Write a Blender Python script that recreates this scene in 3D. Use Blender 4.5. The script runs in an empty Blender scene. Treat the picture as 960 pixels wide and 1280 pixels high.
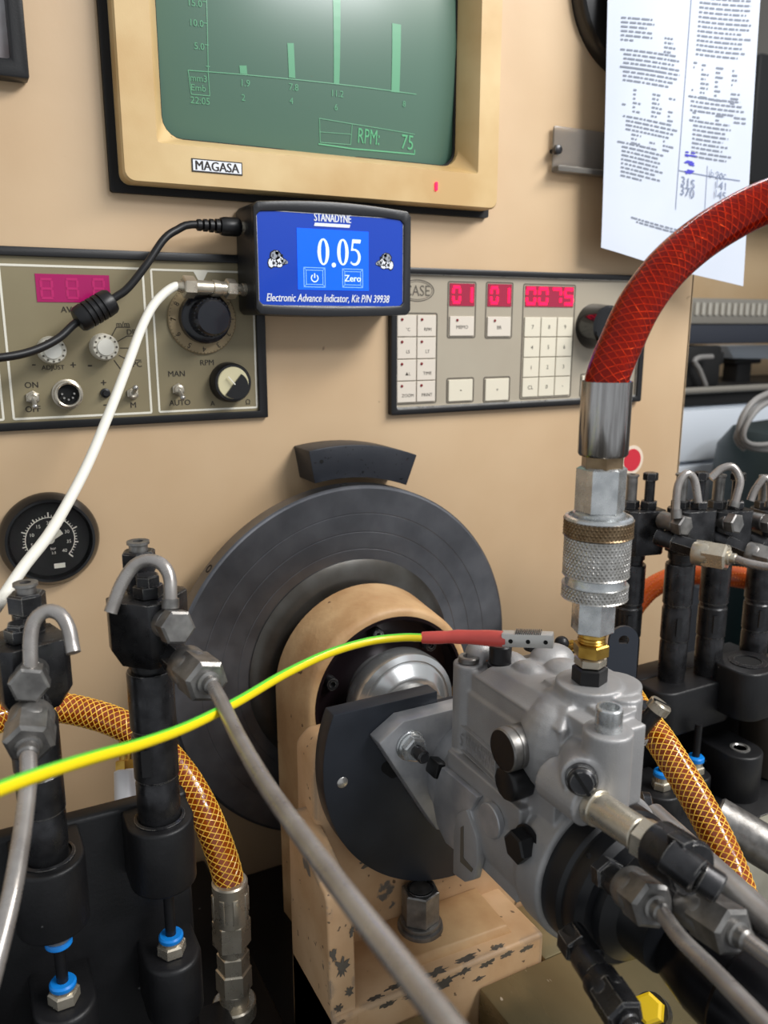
import bpy, bmesh, math, random
from mathutils import Vector as V, Matrix, Euler
random.seed(7)
S = 0.001                      # all lengths below are millimetres
scene = bpy.context.scene
COL = scene.collection

# ------------------------------------------------------------------ camera
F_PX = 1030.0
PITCH = math.atan(235 / F_PX); YAW = math.radians(27.6)
CAM = V((0, -620, 0))
FWD = V((math.sin(YAW) * math.cos(PITCH), math.cos(YAW) * math.cos(PITCH), -math.sin(PITCH)))
RGT = V((math.cos(YAW), -math.sin(YAW), 0)); UPV = RGT.cross(FWD)
cd = bpy.data.cameras.new('camera'); cam = bpy.data.objects.new('camera', cd); COL.objects.link(cam)
cd.sensor_fit = 'VERTICAL'; cd.sensor_height = 36; cd.sensor_width = 27; cd.lens = F_PX / 1280 * 36
cam.location = CAM * S
cam.rotation_euler = Matrix((RGT, UPV, -FWD)).transposed().to_euler()
cd.clip_start = 0.01; cd.clip_end = 50
cd.dof.use_dof = True; cd.dof.focus_distance = 0.50; cd.dof.aperture_fstop = 11
scene.camera = cam

# ------------------------------------------------------------------ light
scene.view_settings.view_transform = 'Standard'; scene.view_settings.look = 'None'
scene.view_settings.gamma = 1; scene.view_settings.exposure = 0.0
w = bpy.data.worlds.new('world'); scene.world = w; w.use_nodes = True
w.node_tree.nodes['Background'].inputs[0].default_value = (0.92, 0.96, 1.0, 1)
w.node_tree.nodes['Background'].inputs[1].default_value = 0.56
def area(name, loc, target, sx, sy, power, col):
    d = bpy.data.lights.new(name, 'AREA'); d.shape = 'RECTANGLE'; d.size = sx; d.size_y = sy; d.energy = power; d.color = col
    o = bpy.data.objects.new(name, d); COL.objects.link(o); o.location = loc
    o.rotation_euler = (V(target) - V(loc)).to_track_quat('-Z', 'Y').to_euler(); return o
area('ceiling_lamp', (1.05, -0.80, 0.95), (0.35, 0, -0.25), 0.9, 0.25, 20, (1, 0.97, 0.92))
area('ceiling_lamp', (0.95, -1.55, 0.99), (0.25, -0.1, -0.1), 0.7, 0.22, 14, (0.97, 0.98, 1))
area('ceiling_lamp', (1.3, 1.2, 1.9), (1.3, 1.0, -0.2), 1.2, 0.4, 22, (0.95, 0.98, 1))

# ------------------------------------------------------------------ helpers
def at(u, v, x=None, y=None, z=None, d=None):
    """the point seen at photograph position (u, v) on a real plane x, y or z, or d millimetres deep"""
    r = FWD + RGT * ((u - 480) / F_PX) - UPV * ((v - 640) / F_PX)
    if x is not None: t = (x - CAM.x) / r.x
    elif y is not None: t = (y - CAM.y) / r.y
    elif z is not None: t = (z - CAM.z) / r.z
    else: t = d
    return CAM + r * t
def lin(c):
    return tuple((x / 255 / 12.92) if x <= 10 else ((x / 255 + 0.055) / 1.055) ** 2.4 for x in c)
def FR(o, z, x=None):
    z = V(z).normalized()
    if x is None: x = V((0, 0, 1)) if abs(z.z) < 0.9 else V((1, 0, 0))
    x = V(x); x = (x - z * x.dot(z)).normalized(); y = z.cross(x)
    m = Matrix((x, y, z)).transposed().to_4x4(); m.translation = V(o); return m
def spline(pts, step=3.0):
    pts = [V(p) for p in pts]
    if len(pts) < 3: return pts
    out = []
    for i in range(len(pts) - 1):
        p0 = pts[i - 1] if i else pts[0] * 2 - pts[1]
        p1, p2 = pts[i], pts[i + 1]
        p3 = pts[i + 2] if i + 2 < len(pts) else pts[-1] * 2 - pts[-2]
        n = max(2, int((p2 - p1).length / step))
        for k in range(n):
            t = k / n
            out.append(0.5 * (2 * p1 + (p2 - p0) * t + (2 * p0 - 5 * p1 + 4 * p2 - p3) * t * t + (3 * p1 - p0 - 3 * p2 + p3) * t ** 3))
    out.append(pts[-1]); return out
def carry(pts, *steps):
    """let a cable run on smoothly beyond its last point: (multiple of the last step, sag)"""
    pts = list(pts); d = (pts[-1] - pts[-2])
    for k, sag in steps:
        d = d * k + V((0, 0, -sag)); pts.append(pts[-1] + d)
    return pts
def frames(path):
    fr = []; n = None
    for i, p in enumerate(path):
        t = (path[min(i + 1, len(path) - 1)] - path[max(i - 1, 0)]).normalized()
        if n is None:
            n = V((0, 0, 1)) if abs(t.z) < 0.9 else V((1, 0, 0))
        n = (n - t * n.dot(t)).normalized(); fr.append((p, n, t.cross(n), t))
    return fr
IDM = Matrix.Identity(4)
def wmat(loc): return Matrix.Translation(V(loc))

class MB:
    def __init__(s): s.v = []; s.f = []
    def add(s, vs, fs, M=IDM):
        b = len(s.v); s.v += [M @ V(p) for p in vs]; s.f += [[b + i for i in f] for f in fs]; return s
    def box(s, c, d, M=IDM):
        x, y, z = (q / 2 for q in d); cx, cy, cz = c
        vs = [(cx + a * x, cy + b * y, cz + e * z) for a in (-1, 1) for b in (-1, 1) for e in (-1, 1)]
        return s.add(vs, [(0, 1, 3, 2), (4, 6, 7, 5), (0, 4, 5, 1), (2, 3, 7, 6), (0, 2, 6, 4), (1, 5, 7, 3)], M)
    def bb(s, x0, x1, y0, y1, z0, z1):
        return s.box(((x0 + x1) / 2, (y0 + y1) / 2, (z0 + z1) / 2), (abs(x1 - x0), abs(y1 - y0), abs(z1 - z0)))
    def lathe(s, prof, M=IDM, n=32, rot=0.0, capa=True, capb=True):
        vs = []; fs = []
        for r, h in prof:
            for k in range(n):
                a = 2 * math.pi * k / n + rot; vs.append((r * math.cos(a), r * math.sin(a), h))
        for i in range(len(prof) - 1):
            for k in range(n):
                k2 = (k + 1) % n; fs.append((i * n + k, i * n + k2, (i + 1) * n + k2, (i + 1) * n + k))
        if capa and prof[0][0] > 1e-6: fs.append(tuple(range(n - 1, -1, -1)))
        if capb and prof[-1][0] > 1e-6: fs.append(tuple((len(prof) - 1) * n + k for k in range(n)))
        return s.add(vs, fs, M)
    def cyl(s, p0, p1, r, r1=None, n=24, c=0.0):
        p0 = V(p0); p1 = V(p1); L = (p1 - p0).length; r1 = r if r1 is None else r1
        pr = [(r - c, 0), (r, c), (r1, L - c), (r1 - c, L)] if c else [(r, 0), (r1, L)]
        return s.lathe(pr, FR(p0, p1 - p0), n)
    def hexa(s, p0, p1, af, rot=0.0, c=0.10):
        p0 = V(p0); p1 = V(p1); L = (p1 - p0).length; r = af / 2 / math.cos(math.pi / 6)
        e = min(c * r, L * .3)
        return s.lathe([(r - e * 1.5, 0), (r, e), (r, L - e), (r - e * 1.5, L)], FR(p0, p1 - p0), 6, rot)
    def tube(s, path, r, n=12, caps=True, hole=0):
        fr = frames(path); vs = []; fs = []; m = len(fr)
        for i, (p, a, b, t) in enumerate(fr):
            ri = r(i / (m - 1)) if callable(r) else r
            for k in range(n):
                g = 2 * math.pi * k / n; vs.append(p + a * (ri * math.cos(g)) + b * (ri * math.sin(g)))
        for i in range(m - 1):
            for k in range(n):
                k2 = (k + 1) % n; fs.append((i * n + k, i * n + k2, (i + 1) * n + k2, (i + 1) * n + k))
        if caps: fs.append(tuple(range(n - 1, -1, -1))); fs.append(tuple((m - 1) * n + k for k in range(n)))
        return s.add(vs, fs)
    def sph(s, c, r, n=20, m=12):
        r = (r, r, r) if not hasattr(r, '__len__') else r; vs = []; fs = []
        for i in range(m + 1):
            a = math.pi * i / m - math.pi / 2
            for k in range(n):
                g = 2 * math.pi * k / n
                vs.append((c[0] + r[0] * math.cos(a) * math.cos(g), c[1] + r[1] * math.cos(a) * math.sin(g), c[2] + r[2] * math.sin(a)))
        for i in range(m):
            for k in range(n):
                k2 = (k + 1) % n; fs.append((i * n + k, i * n + k2, (i + 1) * n + k2, (i + 1) * n + k))
        return s.add(vs, fs)
    def prism(s, poly, M, h0, h1):
        """polygon (2D) in M's xy plane extruded h0..h1 along M's z"""
        n = len(poly); vs = [(a, b, h0) for a, b in poly] + [(a, b, h1) for a, b in poly]
        fs = [tuple(range(n - 1, -1, -1)), tuple(range(n, 2 * n))] + [(k, (k + 1) % n, n + (k + 1) % n, n + k) for k in range(n)]
        return s.add(vs, fs, M)
    def ring(s, outer, inner, M, h0, h1):
        """frame between two polygons of equal vertex count"""
        n = len(outer); vs = [(a, b, h) for h in (h0, h1) for q in (outer, inner) for a, b in q]; fs = []
        O0, I0, O1, I1 = 0, n, 2 * n, 3 * n
        for k in range(n):
            j = (k + 1) % n
            fs += [(O1 + k, O1 + j, I1 + j, I1 + k), (O0 + j, O0 + k, I0 + k, I0 + j), (O0 + k, O0 + j, O1 + j, O1 + k), (I0 + j, I0 + k, I1 + k, I1 + j)]
        return s.add(vs, fs, M)
    def quad(s, a, b, c, d): return s.add([a, b, c, d], [(0, 1, 2, 3)])
    def mesh(s, name, m, origin, smooth=35, bevel=0, seg=2, cast=0, sm=6, sub=0, bang=35):
        me = bpy.data.meshes.new(name); o = V(origin)
        me.from_pydata([tuple((p - o) * S) for p in s.v], [], s.f)
        bm = bmesh.new(); bm.from_mesh(me); bmesh.ops.recalc_face_normals(bm, faces=bm.faces)
        bm.to_mesh(me); bm.free()
        if bevel or cast or sub:
            t = bpy.data.objects.new('tmp', me); COL.objects.link(t)
            if cast:
                q = t.modifiers.new('r', 'REMESH'); q.mode = 'VOXEL'; q.voxel_size = cast * S
                q = t.modifiers.new('s', 'SMOOTH'); q.iterations = sm; q.factor = 0.5
            if bevel:
                q = t.modifiers.new('b', 'BEVEL'); q.width = bevel * S; q.segments = seg; q.limit_method = 'ANGLE'; q.angle_limit = math.radians(bang)
                q.harden_normals = False; q.use_clamp_overlap = True
            if sub:
                q = t.modifiers.new('u', 'SUBSURF'); q.levels = sub; q.render_levels = sub
            dg = bpy.context.evaluated_depsgraph_get(); dg.update()
            me2 = bpy.data.meshes.new_from_object(t.evaluated_get(dg)); bpy.data.objects.remove(t); bpy.data.meshes.remove(me); me = me2; me.name = name
        for p in me.polygons: p.use_smooth = True
        me.set_sharp_from_angle(angle=math.radians(180 if cast else smooth))
        me.materials.clear(); me.materials.append(m)
        return me
    def build(s, name, m, parent=None, label=None, cat=None, group=None, kind=None, origin=None, **k):
        if parent is not None: org = V(parent['org'])
        elif origin is not None: org = V(origin)
        else:
            xs = [p.x for p in s.v]; ys = [p.y for p in s.v]; zs = [p.z for p in s.v]
            org = V(((min(xs) + max(xs)) / 2, (min(ys) + max(ys)) / 2, min(zs)))
        o = bpy.data.objects.new(name, s.mesh(name, m, org, **k)); COL.objects.link(o)
        if parent is not None: o.parent = parent
        else: o.location = org * S
        o['org'] = tuple(org)
        if kind is None and name in SMALL: kind = 'stuff'
        tag(o, label, cat, group, kind); return o
SMALL = {'typing', 'label_lettering', 'lettering', 'dial_numbers', 'gauge_scale', 'graph_lines', 'indicator_dots', 'knob_dots', 'knob_flutes', 'socket_pins', 'pen_scribble', 'pencil_notes', 'ruled_lines', 'display_digits', 'key_outline', 'button_outline', 'button_icons', 'reading', 'speed_readout', 'white_outline', 'emblem', 'emblem_shadow', 'emblem_shading', 'braid', 'oval_mark', 'badge_lettering', 'raised_lettering', 'jaw_teeth', 'knurl', 'grooves'}
def tag(o, label=None, cat=None, group=None, kind=None):
    for a, b in (('label', label), ('category', cat), ('group', group), ('kind', kind)):
        if b: o[a] = b
    return o
def thing(name, label, cat, loc, group=None, kind=None):
    o = bpy.data.objects.new(name, None); COL.objects.link(o); o.location = V(loc) * S; o.empty_display_size = 0.01
    o['org'] = tuple(V(loc)); return tag(o, label, cat, group, kind)
def rrect(w, h, r, n=4, cx=0, cy=0):
    out = []
    for (sx, sy, a0) in ((1, 1, 0), (-1, 1, 90), (-1, -1, 180), (1, -1, 270)):
        for k in range(n + 1):
            a = math.radians(a0 + 90 * k / n); out.append((cx + sx * (w / 2 - r) + r * math.cos(a), cy + sy * (h / 2 - r) + r * math.sin(a)))
    return out
def txt(mb, s, c, right, up, w=None, h=None, bold=0.0, lift=0.0, shear=0.0):
    cu = bpy.data.curves.new('t', 'FONT'); cu.body = s; cu.size = 1; cu.shear = shear; cu.resolution_u = 3
    o = bpy.data.objects.new('t', cu); COL.objects.link(o)
    dg = bpy.context.evaluated_depsgraph_get(); dg.update(); me = o.evaluated_get(dg).to_mesh()
    vs = [q.co.copy() for q in me.vertices]; fs = [tuple(p.vertices) for p in me.polygons]
    bpy.data.objects.remove(o); bpy.data.curves.remove(cu)
    if not vs: return
    x0 = min(p.x for p in vs); x1 = max(p.x for p in vs); y0 = min(p.y for p in vs); y1 = max(p.y for p in vs)
    if w is None: kx = ky = h / (y1 - y0)
    elif h is None: kx = ky = w / (x1 - x0)
    else: kx = w / (x1 - x0); ky = h / (y1 - y0)
    right = V(right).normalized(); up = V(up).normalized(); nrm = right.cross(up)
    for sh in ((0,) if bold <= 0 else (-1, 0, 1)):
        mb.add([V(c) + right * ((p.x - (x0 + x1) / 2 + sh * bold) * kx) + up * ((p.y - (y0 + y1) / 2) * ky) + nrm * (lift + .03 * (sh + 1)) for p in vs], fs)
X = V((1, 0, 0)); Y = V((0, 1, 0)); Z = V((0, 0, 1))
WM = Matrix(((1, 0, 0, 0), (0, 0, -1, 0), (0, 1, 0, 0), (0, 0, 0, 1)))   # xy polygon -> wall x,z ; extrude along -y
def wprism(mb, poly, y0, y1): return mb.prism(poly, WM, -y0, -y1)
def wring(mb, o, i, y0, y1): return mb.ring(o, i, WM, -y0, -y1)
def wrect(x0, x1, z0, z1, r=0.0, n=3):
    if r: return rrect(x1 - x0, z1 - z0, r, n, (x0 + x1) / 2, (z0 + z1) / 2)
    return [(x1, z1), (x0, z1), (x0, z0), (x1, z0)]

# ------------------------------------------------------------------ materials
MATS = {}
def mat(name, c, rough=0.5, metal=0.0, c2=None, ns=60, bump=0.0, bs=400, emit=0, ecol=None, trans=0, coat=0, spec=0.5, speck=None, sps=90, spt=0.72, rv=0.0, chips=None, sss=0, alpha=1, ior=1.45, thr=(0.35, 0.65), stretch=None, edge=None):
    m = bpy.data.materials.new(name); m.use_nodes = True; nt = m.node_tree; b = nt.nodes['Principled BSDF']
    def L(a, o_, i_): nt.links.new(a.outputs[o_], i_)
    b.inputs['Base Color'].default_value = (*lin(c), 1); b.inputs['Roughness'].default_value = rough; b.inputs['Metallic'].default_value = metal
    b.inputs['Specular IOR Level'].default_value = spec; b.inputs['IOR'].default_value = ior
    b.inputs['Transmission Weight'].default_value = trans; b.inputs['Coat Weight'].default_value = coat; b.inputs['Coat Roughness'].default_value = 0.08
    b.inputs['Alpha'].default_value = alpha
    if emit:
        b.inputs['Emission Color'].default_value = (*lin(ecol or c), 1); b.inputs['Emission Strength'].default_value = emit
    tc = nt.nodes.new('ShaderNodeTexCoord'); src = tc.outputs['Object']
    if stretch:
        mp = nt.nodes.new('ShaderNodeMapping'); mp.inputs['Scale'].default_value = stretch; nt.links.new(src, mp.inputs['Vector']); src = mp.outputs['Vector']
    cur = None
    def noise(scale, detail=4):
        n = nt.nodes.new('ShaderNodeTexNoise'); n.inputs['Scale'].default_value = scale; n.inputs['Detail'].default_value = detail; nt.links.new(src, n.inputs['Vector']); return n
    def ramp(n, lo, hi):
        r = nt.nodes.new('ShaderNodeMapRange'); r.inputs['From Min'].default_value = lo; r.inputs['From Max'].default_value = hi; L(n, 'Fac', r.inputs['Value']); return r
    def mix(f, a, bcol):
        x = nt.nodes.new('ShaderNodeMix'); x.data_type = 'RGBA'; nt.links.new(f.outputs['Result'], x.inputs['Factor'])
        if a is None: x.inputs[6].default_value = (*lin(c), 1)
        else: nt.links.new(a, x.inputs[6])
        x.inputs[7].default_value = (*lin(bcol), 1); return x.outputs[2]
    if c2: cur = mix(ramp(noise(ns), *thr), cur, c2)
    if chips: cur = mix(ramp(noise(chips[1], 6), chips[2], chips[2] + 0.02), cur, chips[0])
    if speck: cur = mix(ramp(noise(sps, 2), spt, spt + 0.03), cur, speck)
    if edge:                                   # paint worn off along the corners of the casting
        ecol_, erad, elo, ehi, esc, nlo = edge
        bv = nt.nodes.new('ShaderNodeBevel'); bv.samples = 4; bv.inputs['Radius'].default_value = erad * S
        ge = nt.nodes.new('ShaderNodeNewGeometry'); dt = nt.nodes.new('ShaderNodeVectorMath'); dt.operation = 'DOT_PRODUCT'
        nt.links.new(bv.outputs['Normal'], dt.inputs[0]); nt.links.new(ge.outputs['Normal'], dt.inputs[1])
        r1_ = nt.nodes.new('ShaderNodeMapRange'); r1_.inputs['From Min'].default_value = ehi; r1_.inputs['From Max'].default_value = elo; nt.links.new(dt.outputs['Value'], r1_.inputs['Value'])
        r2_ = ramp(noise(esc, 5), nlo, nlo + .06); mu = nt.nodes.new('ShaderNodeMath'); mu.operation = 'MULTIPLY'; nt.links.new(r1_.outputs['Result'], mu.inputs[0]); nt.links.new(r2_.outputs['Result'], mu.inputs[1])
        x = nt.nodes.new('ShaderNodeMix'); x.data_type = 'RGBA'; nt.links.new(mu.outputs[0], x.inputs['Factor'])
        if cur is None: x.inputs[6].default_value = (*lin(c), 1)
        else: nt.links.new(cur, x.inputs[6])
        x.inputs[7].default_value = (*lin(ecol_), 1); cur = x.outputs[2]
    if cur is not None: nt.links.new(cur, b.inputs['Base Color'])
    if rv:
        r = ramp(noise(ns * 1.7), 0.3, 0.7); r.inputs['To Min'].default_value = max(0.02, rough - rv); r.inputs['To Max'].default_value = rough + rv; nt.links.new(r.outputs['Result'], b.inputs['Roughness'])
    if bump:
        n = noise(bs, 3); q = nt.nodes.new('ShaderNodeBump'); q.inputs['Strength'].default_value = bump; q.inputs['Distance'].default_value = 0.001
        L(n, 'Fac', q.inputs['Height']); nt.links.new(q.outputs['Normal'], b.inputs['Normal'])
    MATS[name] = m; return m
M_WALL = mat('beige_enamel', (201, 174, 140), 0.42, c2=(192, 163, 128), ns=7, speck=(120, 95, 70), sps=70, spt=0.765, bump=0.04, bs=250)
M_CREAM = mat('yellowed_plastic', (212, 185, 136), 0.42, c2=(194, 160, 108), ns=14, bump=0.05, bs=900, speck=(110, 75, 40), sps=110, spt=0.775)
M_BLK = mat('black_plastic', (20, 20, 22), 0.38, bump=0.05, bs=900)
M_BLKM = mat('black_matte', (14, 14, 15), 0.7)
M_DARKVOID = mat('dark_recess', (9, 9, 10), 0.9)
M_OXIDE = mat('black_oxide_steel', (66, 66, 68), 0.30, 0.7, c2=(46, 46, 48), ns=90, rv=0.10, edge=((170, 168, 164), .5, .93, .99, 120, .42))
M_OXIDE2 = mat('blued_plate', (46, 50, 58), 0.40, 0.3, c2=(36, 40, 47), ns=30, rv=0.06, speck=(130, 135, 140), sps=140, spt=0.79)
M_CASTBLK = mat('black_painted_casting', (24, 24, 26), 0.45, c2=(16, 16, 18), ns=50, bump=0.12, bs=500, speck=(120, 120, 120), sps=120, spt=0.78, edge=((170, 168, 162), .9, .90, .985, 90, .50))
M_STEEL = mat('machined_steel', (196, 194, 190), 0.32, 0.8, c2=(164, 161, 156), ns=120, rv=0.08)
M_DSTEEL = mat('dull_steel', (148, 146, 143), 0.40, 0.8, c2=(112, 110, 108), ns=110, rv=0.1, bump=0.05, bs=800)
M_ZINC = mat('zinc_plated_steel', (212, 214, 214), 0.26, 0.8, c2=(182, 185, 186), ns=130, rv=0.08)
M_NICKEL = mat('nickel_fitting', (200, 192, 176), 0.30, 0.75, c2=(182, 173, 156), ns=90, rv=0.08)
M_BRASS = mat('brass', (206, 168, 84), 0.28, 0.95, c2=(160, 122, 52), ns=100)
M_BRONZE = mat('stained_brass', (140, 120, 94), 0.35, 0.8, c2=(112, 92, 68), ns=120)
M_ALU = mat('cast_aluminium', (164, 163, 163), 0.46, 0.38, c2=(152, 151, 151), ns=40, bump=0.22, bs=1400)
M_ALU2 = mat('milled_aluminium', (178, 178, 180), 0.36, 0.45, c2=(150, 152, 156), ns=60, bump=0.06, bs=900)
M_FLY = mat('turned_dark_steel', (112, 113, 117), 0.34, 0.85, c2=(96, 97, 101), ns=40, rv=0.04)
_b = M_FLY.node_tree.nodes['Principled BSDF']; _t = M_FLY.node_tree.nodes.new('ShaderNodeTangent'); _t.direction_type = 'RADIAL'; _t.axis = 'Y'
M_FLY.node_tree.links.new(_t.outputs['Tangent'], _b.inputs['Tangent']); _b.inputs['Anisotropic'].default_value = 0.75
M_TAN = mat('worn_tan_paint', (200, 164, 120), 0.5, c2=(172, 132, 90), ns=26, bump=0.35, bs=260, speck=(96, 70, 50), sps=110, spt=0.72)
M_TANCHIP = mat('chipped_tan_paint', (206, 172, 134), 0.5, c2=(186, 148, 108), ns=25, bump=0.15, bs=200, chips=((112, 104, 95), 34, 0.66), speck=(110, 88, 66), sps=150, spt=0.69, edge=((112, 104, 95), 7, .90, .985, 60, .47))
M_BED = mat('oily_steel_plate', (142, 130, 98), 0.35, 0.6, c2=(112, 102, 76), ns=16, rv=0.1, speck=(210, 205, 190), sps=160, spt=0.72, stretch=(1, 0.35, 1))
M_DARKBED = mat('dark_bench_bed', (16, 16, 18), 0.4, 0.2, c2=(8, 8, 9), ns=20, speck=(90, 90, 90), sps=140, spt=0.75)
M_PANEL = mat('olive_panel', (140, 130, 102), 0.42, 0.1, c2=(131, 120, 93), ns=12)
M_PANEL2 = mat('warm_grey_panel', (172, 163, 146), 0.42, 0.05, c2=(164, 154, 137), ns=10)
M_WHITE = mat('white_print', (226, 222, 208), 0.5)
M_INK = mat('dark_print', (42, 36, 30), 0.6)
M_KEY = mat('ivory_key', (218, 211, 192), 0.4)
M_KEYW = mat('white_key', (214, 205, 192), 0.4)
M_OUT = mat('grey_outline', (92, 86, 76), 0.5)
M_LEDR = mat('red_led_dot', (120, 20, 28), 0.3)
M_SEG = mat('red_led_segment', (255, 10, 70), 0.4, emit=2.2, ecol=(255, 4, 56))
M_LEDWIN = mat('red_display_window', (150, 40, 66), 0.25, emit=0.07, ecol=(220, 10, 70))
M_MAG = mat('magenta_window', (150, 14, 86), 0.2, emit=0.10, ecol=(220, 10, 110), coat=0.3)
M_MAGSEG = mat('faint_glow_segment', (176, 34, 100), 0.3, emit=0.07, ecol=(230, 40, 120))  # switched-off digits, given a faint glow of their own to stand out
M_KNOB = mat('ivory_knob', (206, 202, 188), 0.35)
M_DIAL = mat('dial_scale', (150, 132, 100), 0.4, 0.2)
M_KNOBB = mat('navy_black_knob', (18, 20, 28), 0.25, coat=0.3)
M_SCREEN = mat('green_crt_glass', (78, 106, 92), 0.32, emit=0.025, ecol=(110, 190, 150), coat=0.25)
M_SCREEN.node_tree.nodes['Principled BSDF'].inputs['Coat Roughness'].default_value = 0.2
M_PHOS = mat('green_phosphor', (100, 150, 122), 0.3, emit=0.10, ecol=(110, 230, 150))
M_PHOSB = mat('bright_phosphor', (96, 160, 122), 0.3, emit=0.11, ecol=(90, 240, 150))
M_BLUE = mat('blue_label', (6, 62, 176), 0.3, emit=0.03, ecol=(10, 70, 220), coat=0.3)
M_LCD = mat('backlit_blue_screen', (10, 90, 235), 0.25, emit=0.55, ecol=(12, 92, 245))
M_LCDW = mat('screen_white', (210, 228, 255), 0.3, emit=0.6, ecol=(200, 222, 255))
M_LCDL = mat('screen_light_blue', (130, 180, 255), 0.3, emit=0.35, ecol=(120, 180, 255))
M_PRINTW = mat('label_white', (228, 232, 240), 0.4)
M_PRINTG = mat('label_grey', (150, 155, 165), 0.4)
M_PRINTK = mat('label_black', (16, 18, 24), 0.4)
M_PAPER = mat('paper', (206, 213, 226), 0.8, c2=(198, 206, 220), ns=9)
M_TYPE = mat('typed_ink', (128, 134, 148), 0.8)
M_BLUEINK = mat('blue_pen', (70, 70, 190), 0.7)
M_GREYINK = mat('pencil', (130, 140, 165), 0.7)
M_ACRYL = mat('smoky_acrylic', (196, 190, 182), 0.12, trans=0.75, alpha=1, ior=1.3)
M_RED = mat('red_sticker', (196, 40, 56), 0.5)
M_STICK = mat('white_sticker', (222, 205, 185), 0.5)
M_REDSL = mat('red_sleeve', (214, 84, 76), 0.4, coat=0.15, bump=0.06, bs=600)
M_CLIP = mat('clip_silver', (206, 204, 200), .34, .45)
M_YEL = mat('wire_yellow', (240, 214, 20), 0.3, coat=0.25)
M_GRN = mat('wire_green', (96, 214, 52), 0.3, coat=0.25)
M_WCAB = mat('white_cable', (226, 224, 214), 0.4)
M_BCAB = mat('black_cable', (22, 22, 24), 0.42)
M_AMBER = mat('amber_hose', (172, 80, 16), 0.16, trans=0.25, coat=0.4, c2=(136, 52, 10), ns=60)
M_YARN = mat('amber_yarn', (250, 196, 74), 0.3, coat=0.3)
M_REDHOSE = mat('red_amber_hose', (232, 108, 46), 0.08, trans=1.0, ior=1.28)
M_REDYARN = mat('red_yarn', (230, 110, 36), 0.3, coat=0.3)
M_ORHOSE = mat('orange_hose', (214, 92, 30), 0.3, coat=0.3)
M_PIPE = mat('grey_steel_pipe', (172, 168, 164), 0.30, 0.6, c2=(146, 140, 136), ns=60, rv=0.08)
M_BLUEP = mat('blue_collet', (20, 130, 220), 0.35)
M_YCAP = mat('yellow_cap', (240, 200, 30), 0.35)
M_BGWHITE = mat('white_cabinet_paint', (206, 214, 224), 0.5)
M_BGBEIGE = mat('far_beige', (202, 176, 140), 0.5, c2=(190, 160, 122), ns=5)
M_BGGREY = mat('far_grey_metal', (136, 132, 124), 0.45, 0.3)
M_BGNAVY = mat('far_charcoal', (44, 48, 58), 0.5)
M_BGGREEN = mat('dark_green_plastic', (14, 30, 32), 0.45)
M_GREYHOSE = mat('grey_hose', (120, 118, 116), 0.4)
M_GREYWALL = mat('grey_room_paint', (140, 136, 130), 0.7)
M_FLOORM = mat('workshop_floor', (96, 92, 86), 0.6, c2=(80, 76, 70), ns=2)
M_PLUM = mat('dark_plum_bearing', (30, 22, 26), 0.3, 0.4)
M_CLEARFIT = mat('white_nylon', (214, 214, 216), 0.35)

# ================================================================== SETTING
def W(u, v, y=0.0):
    p = at(u, v, y=y); return p.x, p.z
mb = MB()
# console face: one sheet with openings hidden behind the panels, folded right edge
MOX0, MOX1, MOZ0, MOZ1 = 112.0, 424.0, 90.0, 352.0        # opening for the monitor
mb.ring([(678, 470), (-420, 470), (-420, -640), (678, -640)], [(MOX1, MOZ1), (MOX0, MOZ1), (MOX0, MOZ0), (MOX1, MOZ0)], Matrix(((1, 0, 0, 0), (0, 0, -1, 0), (0, 1, 0, 0), (0, 0, 0, 1))), -4, 0)
mb.bb(674, 678, 0, 320, -640, 470); mb.bb(-420, 678, 316, 320, -640, 470); mb.bb(-420, -416, 0, 320, -640, 470); mb.bb(-420, 678, 0, 320, 466, 470)
mb.build('wall_back', M_WALL, None, 'beige enamelled front of the test bench console', None, kind='structure', bevel=1.2)
MB().bb(-1500, 3200, -1800, 2400, -1120, -1100).build('floor', M_FLOORM, kind='structure')
MB().bb(-1500, 3600, 2400, 2440, -1100, 2200).build('wall_far', M_GREYWALL, kind='structure')
MB().bb(3160, 3200, -800, 2400, -1100, 2200).build('wall_right', M_GREYWALL, kind='structure')
# machine bed under the bench equipment
MB().bb(-420, 900, -420, -2, -1100, -470.5).build('machine_bed', M_DARKBED, None, 'black oily bed of the test bench below pump and injectors', 'bench', bevel=3)
MB().bb(-200, 150, -300, -6, -470, -440).build('bench_ledge', M_DARKBED, None, 'black ledge under the lower left injector rack', 'ledge', bevel=3)
MB().bb(436, 820, -262, -238, -470, -384).build('machined_rail', mat('primer_grey', (186, 182, 166), 0.5, 0.2, c2=(160, 156, 140), ns=20), None, 'pale grey machined rail in front of the far injector rack', 'rail', bevel=1.5)
MB().bb(436, 820, -237, -6, -470, -392.5).build('bench_deck', M_DARKBED, None, 'black deck carrying the far injector rack', 'ledge', bevel=2)

# ================================================================== MONITOR
YB = -20.0
mx0 = 0.5 * (at(145, 60, y=YB).x + at(151, 190, y=YB).x); mx1 = at(624, 200, y=YB).x
mz0 = 0.5 * (at(170, 229, y=YB).z + at(610, 260, y=YB).z); mz1 = mz0 + 246
mon = thing('monitor', 'yellowed cream tube monitor with green graph screen set in the console', 'monitor', ((mx0 + mx1) / 2, 0, mz0))
ix0 = at(192, 100, y=YB).x; ix1 = at(600, 120, y=YB).x; iz0 = 0.5 * (at(200, 178, y=YB).z + at(595, 218, y=YB).z); iz1 = mz1 - (iz0 - mz0) * 0.75
xc = (ix0 + ix1) / 2; zc = (iz0 + iz1) / 2
mb = MB()
N = 5
O = rrect(mx1 - mx0, mz1 - mz0, 7, N, (mx0 + mx1) / 2, (mz0 + mz1) / 2)
I = rrect(ix1 - ix0, iz1 - iz0, 2.5, N, xc, zc)
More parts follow.
